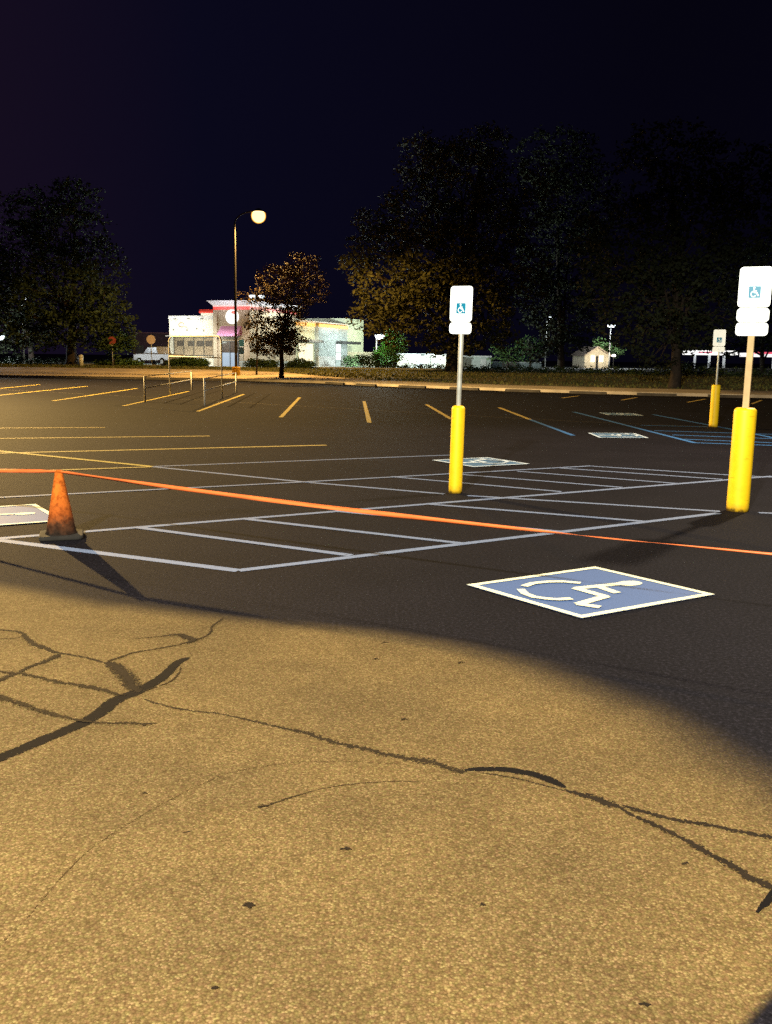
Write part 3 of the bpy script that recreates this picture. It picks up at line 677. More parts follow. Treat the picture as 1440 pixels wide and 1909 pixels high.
def tree(name, basepx, Y, clusters, trunk_r, label, cat, lm, leaf=0.16, dens=1.0, group=None, zb=None, lean=0.0, bare=0):
    """clusters: px, py, rx, ry (photo pixels at distance Y), dy depth offset"""
    b0 = at(basepx, 700, Y); b0.z = hgt(b0.x, Y) if zb is None else zb
    o = empty(name, b0, label, cat, group); k_ = Y/FPX
    mb = MB(); mt = MB()
    cen = [(at(px, py, Y+dy), rx*k_, ry*k_) for px, py, rx, ry, dy in clusters]
    low = min(c.z-ry for c, rx, ry in cen)
    fork = b0+Vector((lean, 0, max(0.8, (low-b0.z)*1.0+0.3)))
    topc = max(cen, key=lambda t: t[0].z)[0]
    mt.tube([Vector((0, 0, -.3)), Vector((0, 0, .25)), (fork-b0)*.5+Vector((.05, 0, 0)), fork-b0, (fork-b0).lerp(topc-b0, .5)+Vector((R.uniform(-.4, .4), 0, 0)), topc-b0], [trunk_r*1.5, trunk_r*1.1, trunk_r, trunk_r*.85, trunk_r*.45, .03], 10)
    for c, rx, ry in cen:
        st = (fork-b0).lerp(topc-b0, R.uniform(0, .45)); en = c-b0
        mid = st.lerp(en, .5)+Vector((R.uniform(-.5, .5), R.uniform(-.5, .5), R.uniform(.1, .7)))*min(1, rx)
        mt.tube([st, mid, en], [trunk_r*.42, trunk_r*.26, .025], 7)
        for t in range(3+bare):
            e2 = en+Vector((R.uniform(-1, 1)*rx, R.uniform(-1, 1)*rx, R.uniform(-.6, 1)*ry))*(.8+.25*(bare > 0))
            s2 = mid.lerp(en, R.uniform(0, .9))
            mt.tube([s2, s2.lerp(e2, .5)+Vector((R.uniform(-.3, .3), R.uniform(-.3, .3), .2)), e2], [trunk_r*.16, trunk_r*.09, .012], 5)
        n_ = int(dens*165*(rx*rx*ry)**0.72/ (leaf/0.16)**1.6)+30
        leaves(mb, c, (rx, rx*.9, ry), n_, leaf, b0)
    mt.build('trunk', M['bark'], o, True); mb.build('crown', lm, o)
    return o
# big maple in the middle
tree('broadleaf_tree', 842, 80, [(700, 470, 58, 42, 0), (690, 590, 36, 34, -1), (740, 545, 75, 50, -2), (735, 610, 48, 35, -3), (780, 400, 80, 60, 1), (820, 480, 90, 70, -2), (790, 570, 70, 55, -3), (860, 330, 85, 70, 1), (900, 430, 90, 70, 0), (880, 560, 70, 60, -2), (950, 520, 80, 70, 1), (800, 300, 60, 50, 2), (960, 370, 80, 70, 2), (845, 640, 60, 26, -2), (915, 625, 55, 30, 0), (900, 270, 55, 36, 2), (665, 500, 28, 26, 0), (690, 420, 34, 30, 1)], 0.55,
     'broad old tree right of the restaurant, its olive leaves lit on the left side', 'tree', M['leaf'], 0.17, 1.25)
# left dark tree
tree('broadleaf_tree', 135, 84, [(40, 470, 70, 60, 1), (120, 430, 75, 55, 0), (60, 400, 60, 45, 2), (180, 500, 60, 55, 0), (110, 540, 95, 70, -1), (30, 570, 75, 55, 0), (195, 575, 52, 45, -2), (150, 610, 70, 40, -2), (60, 630, 55, 30, -1), (215, 612, 34, 28, -2), (-50, 520, 80, 80, 0), (140, 370, 50, 36, 1)], 0.5,
     'large dark tree at the left whose right edge catches green light', 'tree', M['leafshade'], 0.18, 1.2)
tree('broadleaf_tree', 60, 97, [(30, 560, 60, 50, 0), (70, 610, 50, 38, 0), (-30, 600, 70, 60, 0), (15, 640, 35, 22, 0)], 0.3, 'shadowy tree with a pale trunk at far left, behind the large dark tree', 'tree', M['leafdark'], 0.2, 1.0, zb=.6)
# tree in front of the restaurant
tree('broadleaf_tree', 525, 65.5, [(560, 500, 42, 26, 0), (520, 520, 40, 30, 0), (585, 540, 30, 28, .5), (545, 560, 40, 28, -.5), (500, 560, 30, 24, 0), (520, 615, 42, 26, -.3), (525, 625, 40, 24, .2), (500, 645, 34, 20, -.5), (500, 640, 36, 20, .3), (545, 640, 30, 24, -.2), (520, 650, 36, 16, 0), (540, 595, 34, 22, 0), (480, 600, 26, 22, 0)], 0.16,
     'small autumn tree on the kerb in front of the restaurant tower', 'tree', M['leafrust'], 0.085, 1.5, bare=1)
tree('bare_tree', 479, 70, [(485, 535, 22, 18, 0), (462, 545, 22, 22, 0), (480, 590, 24, 24, 0), (470, 625, 18, 14, 0)], 0.06,
     'thin half bare tree between the street lamp and the autumn tree', 'tree', M['leafrust'], 0.08, 0.16, bare=4)
# lit young tree
tree('young_tree', 733, 101, [(735, 640, 20, 22, 0), (725, 655, 22, 18, 0), (742, 660, 15, 16, -.5), (715, 665, 18, 14, 0), (730, 625, 12, 12, 0)], 0.09, 'bright green young tree glowing beside the white lamp right of the restaurant', 'tree', M['leafbright'], 0.13, 2.2, zb=.64)
tree('young_tree', 212, 83, [(212, 645, 30, 18, 0), (195, 640, 20, 15, 0), (235, 640, 20, 16, 0), (215, 625, 22, 14, 0)], 0.08, 'low light green tree behind the small red sign at the left', 'tree', M['leafgreen'], 0.14, 2.0)
tree('broadleaf_tree', 946, 112, [(945, 662, 22, 16, 0), (965, 650, 18, 14, 0), (925, 660, 18, 14, 0)], 0.15, 'small dim green tree right of the slim bollard sign, far behind the hedge', 'tree', M['leafgreen'], 0.16, 1.2, zb=.6)
tree('broadleaf_tree', 988, 118, [(992, 640, 18, 18, 0), (985, 660, 22, 14, 0), (1005, 655, 14, 12, 0)], 0.15, 'sparse greenish tree left of the lone high lamp, far behind the hedge', 'tree', M['leafgreen'], 0.16, .9, zb=.6)
tree('young_tree', 1135, 143, [(1128, 650, 22, 14, 0), (1145, 655, 18, 12, 0), (1120, 640, 14, 10, 0)], 0.1, 'pale lit tree rising behind the lit kiosk', 'tree', M['leafgreen'], 0.18, 1.0, zb=.6)
# right dark tree with trunk by the kerb
tree('broadleaf_tree', 1259, 52, [(1180, 440, 110, 80, 1), (1290, 400, 120, 90, 1), (1240, 540, 100, 70, -1), (1330, 520, 90, 70, 0), (1160, 560, 80, 60, 0), (1400, 440, 80, 80, 1), (1250, 300, 110, 70, 2), (1390, 330, 80, 70, 2), (1270, 620, 70, 40, 0), (1180, 630, 45, 35, 0), (1120, 480, 60, 60, 1), (1340, 600, 60, 30, 0), (1230, 670, 40, 18, 0)], 0.3,
     'huge dark tree at the right whose trunk stands by the far kerb', 'tree', M['leafdark'], 0.14, 1.0)
tree('broadleaf_tree', 1045, 98, [(1040, 470, 80, 80, 0), (1060, 580, 70, 60, 0), (1010, 560, 50, 50, 1), (1080, 380, 90, 80, 2), (1040, 300, 80, 60, 2), (1010, 650, 40, 22, 0), (1060, 640, 40, 24, 0)], 0.4, 'tall black tree between the broad olive tree and the huge right one', 'tree', M['leafdark'], 0.2, 1.0, zb=.6)
tree('broadleaf_tree', 1420, 105, [(1420, 520, 90, 80, 0), (1440, 620, 70, 34, 0), (1350, 640, 40, 24, 0), (1300, 690, 40, 12, -2)], 0.3, 'dark tree at the right edge behind the tan post', 'tree', M['leafdark'], 0.2, 1.0, zb=.6)

def bush(px0, px1, top, bot, Y, label, lm, n_=700, leaf=0.1, name='bush', cat='bush', dep=0.8, group=None):
    a = at((px0+px1)/2, bot, Y); z0 = max(hgt(a.x, Y), a.z-.3) if Y < 84 else 0.62
    x0, x1 = at(px0, bot, Y).x, at(px1, bot, Y).x; zt = at((px0+px1)/2, top, Y).z
    o = empty(name, (a.x, Y, z0), label, cat, group)
    mb = MB(); k = max(2, int((x1-x0)/max(.5, (zt-z0)*.9)))
    for t in range(k):
        x = x0+(x1-x0)*(t+.5)/k; h = (zt-z0)*R.uniform(.75, 1.05)*(0.75 if t in (0, k-1) else 1)
        leaves(mb, Vector((x, Y+R.uniform(-.3, .3), z0+h*.5)), ((x1-x0)/k*.7, dep, h*.52), n_//k, leaf, o.location)
    mb.build('foliage', lm, o)
    for t in range(k):
        x = x0+(x1-x0)*(t+.5)/k-a.x; mt = MB(); mt.tube([(x*.8, 0, -.1), (x, R.uniform(-.3, .3), (zt-z0)*.7)], [.03, .01], 5); mt.build('stem', M['bark'], o)
    return o
bush(184, 262, 667, 682, 84, 'low green mound of shrubs left of the pickup', M['leafgreen'], 2600)
bush(318, 386, 664, 689, 89.5, 'long green shrub below the restaurant poster windows', M['leafgreen'], 4000)
bush(462, 515, 664, 688, 89, 'dark green bush left of the autumn tree trunk', M['hedge'], 2400)
bush(535, 585, 668, 688, 90, 'green bush right of the autumn tree trunk, below the yellow window', M['hedge'], 2400)
bush(640, 668, 652, 682, 107, 'rounded dark shrub at the restaurant back corner', M['hedge'], 1600)
bush(668, 706, 650, 690, 99, 'dark shrub under the bright white lamp', M['hedge'], 1800)
bush(698, 745, 676, 692, 95, 'low shrub row left of the white wall, under the bright young tree', M['hedge'], 600)
bush(745, 828, 676, 693, 93, 'dark low hedge in front of the white lit wall', M['hedge'], 900, name='hedge', cat='hedge')
bush(862, 1010, 682, 700, 83, 'black low hedge right of the slim bollard post', M['hedge'], 1500, name='hedge', cat='hedge')
bush(1010, 1180, 684, 703, 80, 'black low hedge below the lit kiosk', M['hedge'], 1500, name='hedge', cat='hedge')
bush(1180, 1450, 684, 706, 76, 'long black hedge at the right behind the far bollard sign', M['hedge'], 2400, name='hedge', cat='hedge')
bush(0, 130, 664, 680, 90, 'dim hedge at far left under the dark trees', M['hedge'], 1100, name='hedge', cat='hedge')

# ================================================================== RESTAURANT
P0 = Vector((-13.66, 95, 0.64))
re_ = empty('restaurant', P0, 'bright white fast food restaurant with a corner tower, red and orange light strips', 'restaurant', rz=math.atan2(-0.370, 0.929))
M['wallw'] = mat('white_render', (0.78, 0.76, 0.68), 0.8, 0.06, 2); M['walltan'] = mat('tan_render', (0.30, 0.25, 0.19), 0.85, 0.12, 1.5)
M['wallcream'] = mat('cream_render', (0.55, 0.58, 0.44), 0.85, 0.1, 1.5); M['stone'] = mat('grey_stone', (0.28, 0.31, 0.31), 0.9, 0.3, 3.5, bump=0.4, bscale=8)
M['fascia'] = mat('grey_fascia', (0.42, 0.42, 0.42), 0.6, 0.08, 2); M['red'] = mat('red_paint', (0.55, 0.035, 0.02), 0.5, 0.1, 2)
M['awn'] = mat('pink_awning', (0.30, 0.13, 0.24), 0.7, 0.1, 3); M['glassdk'] = mat('dim_glass', (0.05, 0.04, 0.035), 0.15, 0.3, 2)
M['blind'] = mat('window_blind', (0.20, 0.145, 0.095), 0.8, 0.25, 5); M['poster'] = mat('window_poster', (0.055, 0.04, 0.03), 0.7, 0.5, 9)
M['cornice'] = mat('white_cornice', (0.72, 0.72, 0.76), 0.7, 0.06, 2)
M['glassw'] = emis('lit_window', (1.0, 0.85, 0.50), 1.3); M['glassc'] = emis('lit_door', (0.85, 1.0, 0.92), 1.5)
def rb(name, m, bx, parent=re_):
    mb = MB()
    for q in bx: mb.box(*q)
    return mb.build(name, m, parent)
rb('front_wall', M['wallw'], [(-9.5, -3.9, 0, 13, 0, 4.62)])
rb('fascia', M['fascia'], [(-9.55, -3.9, -0.06, 13.05, 4.62, 5.0)])
rb('parapet', M['wallw'], [(-5.6, -3.9, -0.1, 8, 5.0, 5.25)])
rb('parapet_band', M['red'], [(-5.75, -3.9, -0.2, 8.1, 5.25, 5.6)])
# windows with posters on the front
wf = rb('window', M['dark'], [(-8.95, -4.15, -0.09, -0.05, 1.0, 1.06), (-8.95, -4.15, -0.09, -0.05, 2.84, 2.9)] + [(x-.03, x+.03, -0.088, -0.05, 1.06, 2.84) for x in (-8.92, -7.75, -6.55, -5.35, -4.18)])
rb('pane', M['blind'], [(-8.9, -4.2, -0.05, -0.03, 1.06, 2.84)], wf)
for x in (-8.55, -7.25, -6.2, -5.15): rb('poster', M['poster'], [(x, x+.8, -0.075, -0.06, 1.95, 2.5)], wf)
rb('entrance_canopy', M['fascia'], [(-9.6, -3.95, -0.55, -0.02, 2.92, 3.0)])
# gold and dark marks high on the white wall: illegible lettering
mb = MB(); mk_ = []
for k in range(9): a = math.pi*(.1+1.5*k/8); mk_.append((-8.0+.33*math.cos(a), -.05, 4.1+.22*math.sin(a)))
mb.tube(mk_, .035, 6); mb.tube([(-7.75, -.05, 4.0), (-7.35, -.05, 3.82)], .03, 6)
mb.build('wall_emblem', mat('gold_letter', (0.06, 0.03, 0.008), .6, .2, 5), re_)
for x, z in ((-8.95, 3.62), (-7.35, 3.58), (-6.2, 3.72), (-5.4, 3.52)): rb('wall_mark', M['dark'], [(x-.06, x+.06, -.06, -.02, z-.07, z+.07)])
# tower
rb('tower_wall', M['walltan'], [(-3.9, 0.12, -0.35, 9.5, 0, 5.85)])
mb = MB()
for z0, z1, e0, e1 in ((5.95, 6.42, .12, .55),):
    a = [(-3.9-e0, -.35-e0), (.12+e0, -.35-e0), (.12+e0, 9.5+e0), (-3.9-e0, 9.5+e0)]; b_ = [(-3.9-e1, -.35-e1), (.12+e1, -.35-e1), (.12+e1, 9.5+e1), (-3.9-e1, 9.5+e1)]
    i = len(mb.v); mb.v += [(x, y, z0) for x, y in a]+[(x, y, z1) for x, y in b_]
    for k in range(4): mb.f.append((i+k, i+(k+1) % 4, i+4+(k+1) % 4, i+4+k))
    mb.f.append((i+4, i+5, i+6, i+7)); mb.f.append((i+3, i+2, i+1, i))
mb.build('cornice', M['cornice'], re_)
REDL = emis('red_light_strip', (1.0, 0.07, 0.05), 1.0); WRL = emis('pink_light_strip', (1.0, 0.6, 0.55), 1.3); ORL = emis('orange_light_strip', (1.0, 0.42, 0.05), 1.7)
rb('light_strip', REDL, [(-3.98, .2, -.42, -.36, 5.55, 5.86), (.13, .19, -.42, 9.5, 5.55, 5.86)])
rb('light_strip', WRL, [(-3.98, .2, -.44, -.36, 5.865, 5.945), (.13, .21, -.44, 9.5, 5.865, 5.945)])
DISC = emis('lit_disc', (1.0, 0.98, 0.92), 2.2)
mb = MB(); mb.prism([(.68*math.cos(a), .68*math.sin(a)) for a in [2*math.pi*k/32 for k in range(32)]], -.62, -.40, Matrix.Translation((-1.75, 0, 4.85)))
ds = mb.build('disc_sign', DISC, re_)
mb = MB(); mb.prism([(.3*math.cos(a)+.05, .16*math.sin(a)+.42) for a in [2*math.pi*k/16 for k in range(16)]], -.65, -.625, Matrix.Translation((-1.55, 0, 4.85)))
mb.build('disc_emblem', emis('lit_red_emblem', (1.0, 0.12, 0.08), 1.4), ds)
mb = MB(); mb.prism([(-.36, 3.05), (-1.25, 2.95), (-1.25, 3.1), (-.40, 3.95), (-.36, 3.95)], -3.1, -.75, Matrix(((0, 1, 0, 0), (1, 0, 0, 0), (0, 0, 1, 0), (0, 0, 0, 1))))
mb.build('awning', M['awn'], re_)
dr = rb('door', M['dark'], [(-3.1, -3.02, -.42, -.36, 0, 2.5), (-1.2, -1.12, -.42, -.36, 0, 2.5), (-3.02, -1.2, -.42, -.36, 2.42, 2.5), (-2.15, -2.07, -.42, -.36, 0, 2.42)])
rb('door_glass', emis('door_glass', (.55, .75, 1.0), .55), [(-3.02, -1.2, -.375, -.355, 0.02, 1.35)], dr)
rb('transom', M['glassdk'], [(-3.02, -1.2, -.375, -.355, 1.36, 2.42)], dr)
rb('tower_pilaster', M['walltan'], [(-3.98, -3.55, -.47, -.352, 0, 5.5)])
rb('plinth', M['stone'], [(-1.05, .17, -.41, -.36, 0, .55), (.13, .18, -.41, 9.5, 0, .55)])
# wing along the side
rb('side_wall', M['wallcream'], [(-9, 0, 9.55, 28, 0, 4.85)])
rb('end_wall', M['wallcream'], [(-8, .14, 22.4, 28.05, 0, 5.7)])
rb('pier', M['stone'], [(.0, .5, 14.4, 22.3, 0, 4.5)])
rb('pier_base', M['fascia'], [(.502, .62, 14.3, 18.6, 0, 1.15), (.502, .62, 20.6, 22.4, 0, 1.15)])
rb('light_strip', ORL, [(.03, .12, 9.8, 14.35, 4.40, 4.76), (.515, .60, 14.4, 22.3, 4.40, 4.76)])
rb('roof_edge', M['fascia'], [(-.1, .56, 9.6, 22.35, 4.86, 4.98)])
for y0, y1 in ((10.3, 14.0), (19.0, 24.5)): rb('canopy', M['dark'], [(.14 if y0 < 14 else .51, 1.35, y0, y1, 2.62, 2.92)])
rb('lit_window', M['glassw'], [(.02, .06, 10.4, 13.9, .5, 2.5)])
rb('side_door', M['glassc'], [(.505, .54, 18.9, 20.4, 0.75, 2.55)])
rb('door_rail', M['dark'], [(.542, .56, 18.9, 20.4, 1.55, 1.62), (.542, .56, 18.85, 18.9, .1, 2.6), (.542, .56, 20.4, 20.45, .1, 2.6)])
# lamps on the walls, and added lights that have no fixture
for x in (-8.7, -7.1, -5.5):
    f = rb('wall_lamp', M['dark'], [(x-.12, x+.12, -.62, -.06, 4.66, 4.72)])
    arealamp('lamp_light', (x, -1.1, 4.75), (math.radians(38), 0, 0), 1.3, .25, 190, (1, .98, .86), re_)
arealamp('lamp_light', (-1.9, -2.2, 3.4), (math.radians(20), 0, 0), 3.4, .3, 240, (1, .97, .86), re_)
arealamp('lamp_light', (1.6, 4.0, 5.5), (math.radians(28), 0, math.radians(90)), 7, .3, 500, (1, .97, .72), re_)
arealamp('lamp_light', (1.6, 11.8, 3.3), (math.radians(22), 0, math.radians(90)), 3.5, .3, 260, (1, .9, .62), re_)
arealamp('lamp_light', (2.8, 18.5, 3.5), (math.radians(42), 0, math.radians(90)), 6, .3, 170, (.85, 1, .95), re_)
arealamp('lamp_light', (2.4, 25.5, 5.2), (math.radians(35), 0, math.radians(90)), 4, .3, 300, (.9, 1, .72), re_)
rb('wall_lamp', M['dark'], [(-9.9, -9.52, 3.8, 4.2, 4.3, 4.42)])  # added fixture and spotlight to brighten the left tree and pickup
spotlamp('lamp_light', (-10.1, 4, 4.2), (-1, .1, -.12), 75, .4, 2600, (.72, 1, .8), .15, re_)
arealamp('lamp_light', (-1.9, -1.9, 5.5), (math.radians(140), 0, 0), 4, .2, 70, (.95, .93, 1), re_)  # added uplights, this and the next, to whiten the cornice
arealamp('lamp_light', (1.7, 4.5, 5.5), (math.radians(140), 0, math.radians(90)), 9, .2, 110, (.95, .93, 1), re_)
arealamp('lamp_light', (.9, 12, 4.62), (0, math.radians(90), 0), .15, 4.5, 25, (1, .5, .1), re_)
arealamp('lamp_light', (1.1, 18.3, 4.62), (0, math.radians(90), 0), .15, 8, 40, (1, .5, .1), re_)
arealamp('lamp_light', (-6.5, -3.5, 2.6), (math.radians(60), 0, 0), 4, .3, 300, (.85, 1, .88), re_)

# ================================================================== FAR LOT LAMPS
def far_lamp(px, py, Y, heads, label, power, col=(.88, .96, 1.0), size=.3, polem=None):
    p = at(px, py, Y); o = empty('lot_lamp', (p.x, Y, .6), label, 'lot lamp', 'white lot lamps in the distance')
    H = p.z-.6; mb = MB(); mb.tube([(0, 0, 0), (0, 0, H+.1)], [.1, .07], 8); mb.build('pole', polem or M['galv'], o, True)
    for dx in heads:
        mb = MB(); mb.box(min(0, dx), max(0, dx), -.03, .03, H+.02, H+.08); mb.build('arm', M['dark'], o)
        mb = MB(); mb.lathe2([(size*1.02, .1), (size*.5, .26)], 14, (dx, 0, H)); mb.build('lamp_housing', M['dark'], o)
        mb = MB(); mb.lathe2([(size*math.sin(a), -size*.8*math.cos(a)) for a in [math.pi*(.02+.53*k/7) for k in range(8)]], 14, (dx, 0, H+.1)); mb.build('lamp_bowl', WHT, o, True)
    lamp('lamp_light', (heads[0], -.1, H-size-.35), power, col, .2, o)
    return o
far_lamp(476, 553, 112, (-.35, .75), 'twin headed white lot lamp rising above the restaurant tower', 2500, size=.34)
far_lamp(702, 627, 103, (.35,), 'bright white lamp standing before the dark shrub right of the restaurant', 11000, (.85, 1, .92), size=.5)
far_lamp(40, 556, 112, (.3,), 'small white lamp high up in the dark trees at the left', 1200, size=.32)
far_lamp(-8, 629, 92, (.4,), 'large white lamp cut by the left edge', 1500, size=.42)
far_lamp(1020, 593, 130, (.45,), 'lone high white lamp right of the black tree, left of the lit kiosk', 1000, size=.36)
far_lamp(1139, 608, 140, (.35, -.15), 'white lamp on a lit pole above the kiosk', 1500, size=.33, polem=mat('white_pole', (.7, .7, .7), .5, .1))

# ================================================================== OTHER FAR THINGS
# round sign, red sign, pedestal
def disc_sign(px, py, Y, r, m, label, pm, sides=8):
    p = at(px, py, Y); o = empty('road_sign', (p.x, Y, hgt(p.x, Y)), label, 'road sign', 'road signs near the street'); H = p.z-o.location.z
    mb = MB(); mb.tube([(0, 0.03, -.1), (0, 0.03, H+r*.6)], .035, 8); mb.build('post', pm, o, True)
    mb = MB(); mb.prism([(r*math.cos(a), H+r*math.sin(a)) for a in [2*math.pi*(k+.5)/sides for k in range(sides)]], -.03, -.008); mb.build('sign_plate', m, o)
disc_sign(282, 633, 86, .40, mat('pale_sign', (.62, .52, .56), .5, .15, 4), 'pale round road sign left of the restaurant, above the pickup', M['galv'], 20)
disc_sign(209, 635, 82, .36, mat('dull_red_sign', (.30, .07, .06), .5, .15, 4), 'dull red road sign in front of the light green tree', M['galv'])
p = at(151, 668, 81); o = empty('utility_pedestal', (p.x, 81, hgt(p.x, 81)), 'white stubby utility post on the verge beside the large left trunk', 'utility post')
mb = MB(); mb.lathe2([(.2, -.05), (.2, .85), (.13, .95)], 16); mb.build('post_body', mat('white_plastic', (.6, .62, .58), .5, .1), o, True)
mb = MB(); mb.lathe2([(.225, .72), (.225, .80)], 16); mb.build('collar', M['galv'], o)
# blue banner sign at the entrance
p = at(451, 660, 93); o = empty('banner_sign', (p.x, 93, .64), 'narrow blue upright banner on two posts in front of the tower', 'banner')
for x in (-.18, .18): mb = MB(); mb.tube([(x, 0, 0), (x, 0, 2.6)], .025, 8); mb.build('post', M['galv'], o, True)
mb = MB(); mb.box(-.24, .24, -.05, -.028, 1.95, 2.6); mb.build('upper_panel', mat('banner_blue', (.04, .22, .5), .5, .15), o)
mb = MB(); mb.box(-.24, .24, -.05, -.028, 1.22, 1.88); mb.build('lower_panel', mat('banner_navy', (.02, .07, .16), .5, .2), o)
# pickup truck
tp_ = at(296, 680, 93); TR = empty('pickup_truck', (tp_.x, 93, .645), 'silver pickup truck with its headlights on, left of the restaurant', 'pickup truck', rz=math.radians(180-38))
M['silver'] = mat('silver_paint', (.45, .46, .46), .3, .05, 2, metal=.2); M['rub'] = mat('rubber', (.02, .02, .02), .8)
mb = MB(); mb.prism([(2.7, .45), (2.7, .95), (2.6, 1.08), (1.4, 1.15), (-2.75, 1.15), (-2.75, .5)], -.92, .92); bevel(mb.build('body', M['silver'], TR), .06, 3)
mb = MB(); mb.prism([(1.35, 1.13), (.65, 1.78), (-.75, 1.82), (-1.05, 1.13)], -.8, .8); cbn = bevel(mb.build('cab', M['silver'], TR), .06, 3)
for s in (-1, 1):
    for poly in ([(1.05, 1.2), (.6, 1.7), (.15, 1.72), (.15, 1.2)], [(.07, 1.2), (.07, 1.72), (-.68, 1.74), (-.85, 1.2)]):
        mb = MB(); mb.prism(poly, s*.785, s*.815) if s > 0 else mb.prism(poly, -.815, -.785); mb.build('window', M['glassdk'], cbn)
mb = MB(); mb.face([(1.30, -.68, 1.22), (1.30, .68, 1.22), (.74, .64, 1.735), (.74, -.64, 1.735)]); mb.build('windscreen', M['glassdk'], cbn)
for x in (1.75, -1.7):
    for s in (-1, 1):
        mb = MB(); mb.tube([(x, s*.70, .38), (x, s*.95, .38)], .38, 20); wh = mb.build('wheel', M['rub'], TR)
        mb = MB(); mb.tube([(x, s*.951, .38), (x, s*.962, .38)], .22, 16); mb.build('rim', M['galv'], wh)
HL = emis('headlight', (1, .97, .9), 9)
for s in (-.66, .66): mb = MB(); mb.lathe2([(.17, 0), (.17, .04)], 14); ob = mb.build('headlight', HL, TR); ob.location = (2.69, s, .82); ob.rotation_euler = (0, math.radians(90), 0)
mb = MB(); mb.box(2.70, 2.74, -.42, .42, .68, .92); mb.build('grille', M['dark'], TR)
mb = MB(); mb.box(2.66, 2.86, -.9, .9, .42, .62); bevel(mb.build('bumper', M['galv'], TR), .03)
# dark maroon building behind the truck
def block(name, px0, px1, top, Y, dep, m, label, cat, roof=None, extra=None):
    a, b_ = at(px0, top, Y), at(px1, top, Y); o = empty(name, ((a.x+b_.x)/2, Y, .6), label, cat); wd = (b_.x-a.x)/2; h = a.z-.6
    mb = MB(); mb.box(-wd, wd, 0, dep, 0, h); mb.build('wall', m, o)
    mb = MB(); mb.box(-wd-.08, wd+.08, -.08, dep+.08, h, h+.14); mb.build('roof_edge', roof or M['fascia'], o)
    return o, wd, h
o, wd, h = block('dark_building', 247, 345, 621, 128, 10, mat('maroon_wall', (.05, .02, .025), .8, .3, 1), 'dark maroon building behind the pickup', 'building', mat('maroon_roof', (.12, .04, .05), .7, .2, 1))
for k in range(4): mb = MB(); mb.box(-wd+.5+k*1.7, -wd+1.5+k*1.7, -.05, -.01, 1.2, 2.3); mb.build('window', M['glassdk'], o)
o, wd, h = block('white_building', 742, 832, 661, 112, 8, M['wallw'], 'low white wall building lit white, left of the slim bollard post', 'building')
mb = MB(); mb.box(-.55, .15, -.05, -.01, 0, h-.1); mb.build('pilaster', M['cornice'], o)
mb = MB(); mb.box(1.0, 1.07, -.06, -.01, 0, h); mb.build('downpipe', M['dark'], o)
mb = MB(); mb.box(1.35, 1.75, -.05, -.01, 0.1, 1.1); mb.build('door', M['glassc'], o)
mb = MB(); mb.box(-.2, .2, -.5, -.06, h-.02, h+.08); mb.build('wall_lamp', M['dark'], o)
arealamp('lamp_light', (-.5, -1.4, h+.4), (math.radians(42), 0, 0), 4, .3, 85, (.72, .95, 1), o)
o, wd, h = block('grey_shed', 858, 916, 665, 116, 6, mat('grey_panel', (.30, .33, .32), .8, .15, 2), 'dim grey shed right of the slim bollard post', 'shed')
mb = MB(); mb.box(.6, 1.3, -.05, -.01, 0, 1.1); mb.build('door', M['fascia'], o)
arealamp('lamp_light', (-.5, -3, 3), (math.radians(50), 0, 0), 3, .3, 26, (.75, 1, .95), o)
o, wd, h = block('low_wall', 918, 1010, 676, 120, 1, mat('grey_wall', (.22, .25, .26), .85, .2, 1), 'low grey wall behind the hedge left of the lone high lamp', 'wall')
arealamp('lamp_light', (0, -4, 3), (math.radians(50), 0, 0), 4, .3, 30, (.75, 1, 1), o)
# enclosure fence beside the restaurant
p = at(668, 680, 116); o = empty('fence', (p.x, 116, .64), 'tan board fence enclosure behind the dark shrub at the restaurant corner', 'fence')
mb = MB()
for k in range(26): x = -1.9+k*.15; mb.box(x, x+.135, R.uniform(0, .015), .05, 0, 1.72+R.uniform(-.02, .02))
mb.build('boards', mat('tan_boards', (.40, .36, .24), .8, .2, 3), o)
for x in (-1.95, 0, 2.0): mb = MB(); mb.box(x-.06, x+.06, .06, .18, 0, 1.82); mb.build('post', M['bark'], o)
# lit kiosk
p = at(1112, 682, 140); K = empty('kiosk', (p.x, 140, .62), 'small brightly lit gabled kiosk under the dark trees at the right', 'kiosk', rz=.25)
M['kw'] = mat('kiosk_wall', (.75, .66, .5), .8, .1, 2)
mb = MB(); mb.prism([(-1.9, 0), (1.9, 0), (1.9, 1.9), (0, 3.0), (-1.9, 1.9)], 0, 4); mb.build('wall', M['kw'], K)
mb = MB(); mb.prism([(-2.2, 1.72), (0, 3.02), (2.2, 1.72), (2.2, 1.9), (0, 3.2), (-2.2, 1.9)], -.4, 4.3); mb.build('roof', mat('kiosk_roof', (.25, .2, .16), .8, .2), K)
for x in (-1.0, .35): f = MB(); f.box(x, x+.75, -.05, -.01, .9, 1.9); mb = f.build('window', emis('kiosk_window', (1, .86, .6), 1.6), K)
mb = MB(); mb.box(-.12, .25, -.05, -.01, 0, 1.8); mb.build('door', M['dark'], K)
mb = MB(); mb.lathe2([(.22, 0), (.3, .15), (.2, .3)], 12, (2.4, -.6, 1.75)); mb.build('porch_lamp', emis('porch_lamp', (1, .92, .75), 8), K)
mb = MB(); mb.tube([(2.4, -.6, 0), (2.4, -.6, 1.75)], .05, 8); mb.build('lamp_post', M['dark'], K)
lamp('lamp_light', (-.3, -2.2, 2.9), 420, (1, .88, .66), .15, K); lamp('lamp_light', (2.4, -1.1, 2.0), 60, (1, .86, .62), .15, K)
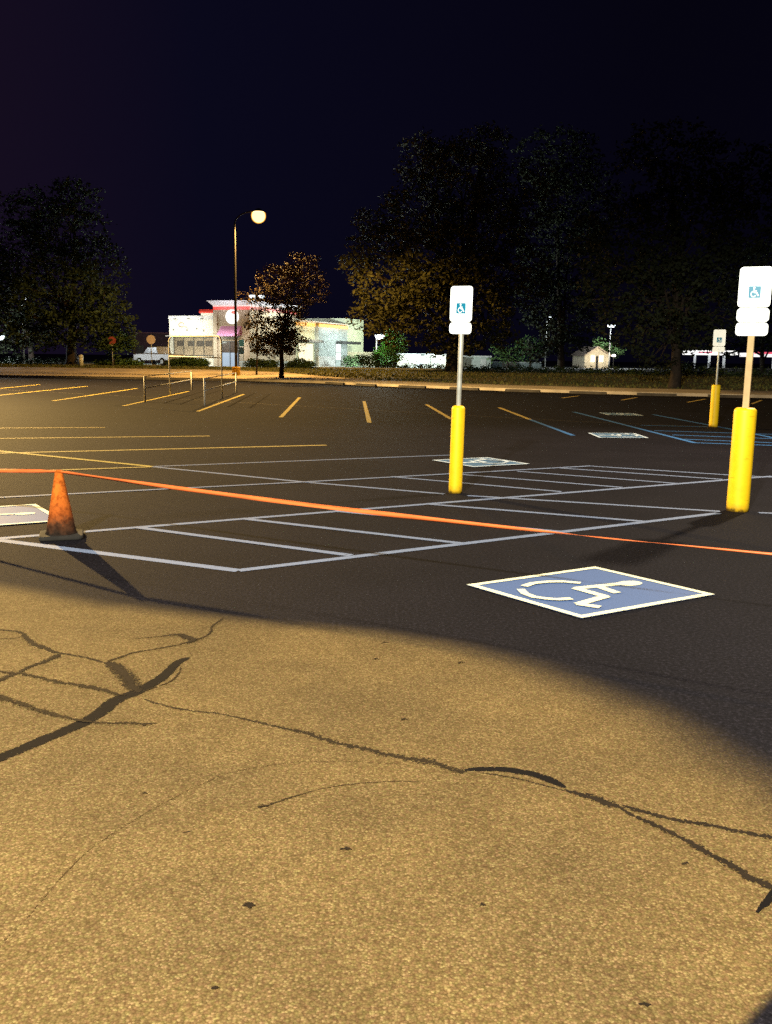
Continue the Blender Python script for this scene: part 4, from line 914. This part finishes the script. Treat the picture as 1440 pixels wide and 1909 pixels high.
# fuel station canopy far right
a, b_ = at(1296, 660, 190), at(1376, 660, 190); o = empty('fuel_canopy', ((a.x+b_.x)/2, 190, .6), 'long white lit fuel station canopy beyond the hedge, left of the tan post', 'canopy', 'lit fuel station canopies')
h = a.z-.6; wd = (b_.x-a.x)/2
mb = MB(); mb.box(-wd, wd, 0, 8, h-.1, h+.75); mb.build('fascia', emis('white_fascia', (1, .98, .95), 1.6), o)
mb = MB(); mb.box(-wd*.85, -wd*.2, -.04, -.01, h+.2, h+.5); mb.build('fascia_stripe', emis('red_fascia', (1, .2, .3), .9), o)
for x in (-wd*.7, 0, wd*.7): mb = MB(); mb.box(x-.2, x+.2, 3.8, 4.2, 0, h-.1); mb.build('column', M['signwhite'], o)
a, b_ = at(1406, 663, 195), at(1475, 663, 195); o = empty('fuel_canopy', ((a.x+b_.x)/2, 195, .6), 'white and red lit canopy right of the tan post at the edge', 'canopy', 'lit fuel station canopies')
h = a.z-.6; wd = (b_.x-a.x)/2
mb = MB(); mb.box(-wd, wd, 0, 8, h-.2, h+.6); mb.build('fascia', emis('pale_fascia', (1, .95, .95), 1.2), o)
mb = MB(); mb.box(-wd, wd, -.05, -.01, h+.35, h+.75); mb.build('fascia_stripe', emis('red_band', (1, .12, .2), 1.0), o)
for x in (-wd*.7, wd*.5): mb = MB(); mb.box(x-.2, x+.2, 3.8, 4.2, 0, h-.2); mb.build('column', M['signwhite'], o)

# wheel stops along the far kerb
ST = [(-3.3, 0), (-1.3, 1), (1.4, 2), (4.2, 3), (7.1, 4), (10.2, 5), (13.3, 6), (16.5, 7)]
WL = ['wheel stop below the autumn tree', 'wheel stop just right of the autumn tree trunk', 'wheel stop left of the slim bollard post', 'wheel stop right of the slim bollard post', 'wheel stop straight below the dim green far tree', 'wheel stop below the lone high far lamp', 'wheel stop below the lit kiosk', 'wheel stop left of the far bollard sign']
for x, k in ST:
    y = interp(KERB, x)-.75; y2 = interp(KERB, x+.5)-interp(KERB, x-.5)
    mb = MB(); mb.prism([(-.09, 0), (-.075, .1), (-.05, .13), (.05, .13), (.075, .1), (.09, 0)], -.95, .95, Matrix.Rotation(math.radians(90), 4, 'Z'))
    o = mb.build('wheel_stop', M['concdark']); o.location = (x, y, 0.001); o.rotation_euler = (0, 0, math.atan2(y2, 1))
    tag(o, 'dark concrete '+WL[k]+' at the far kerb', 'wheel stop', 'wheel stops along the far kerb')

SC.cycles.use_denoising = False
SC.cycles.use_adaptive_sampling = False
SC.cycles.max_bounces = 5; SC.cycles.diffuse_bounces = 2; SC.cycles.transparent_max_bounces = 8
SC.cycles.sample_clamp_indirect = 2.0; SC.cycles.sample_clamp_direct = 6.0
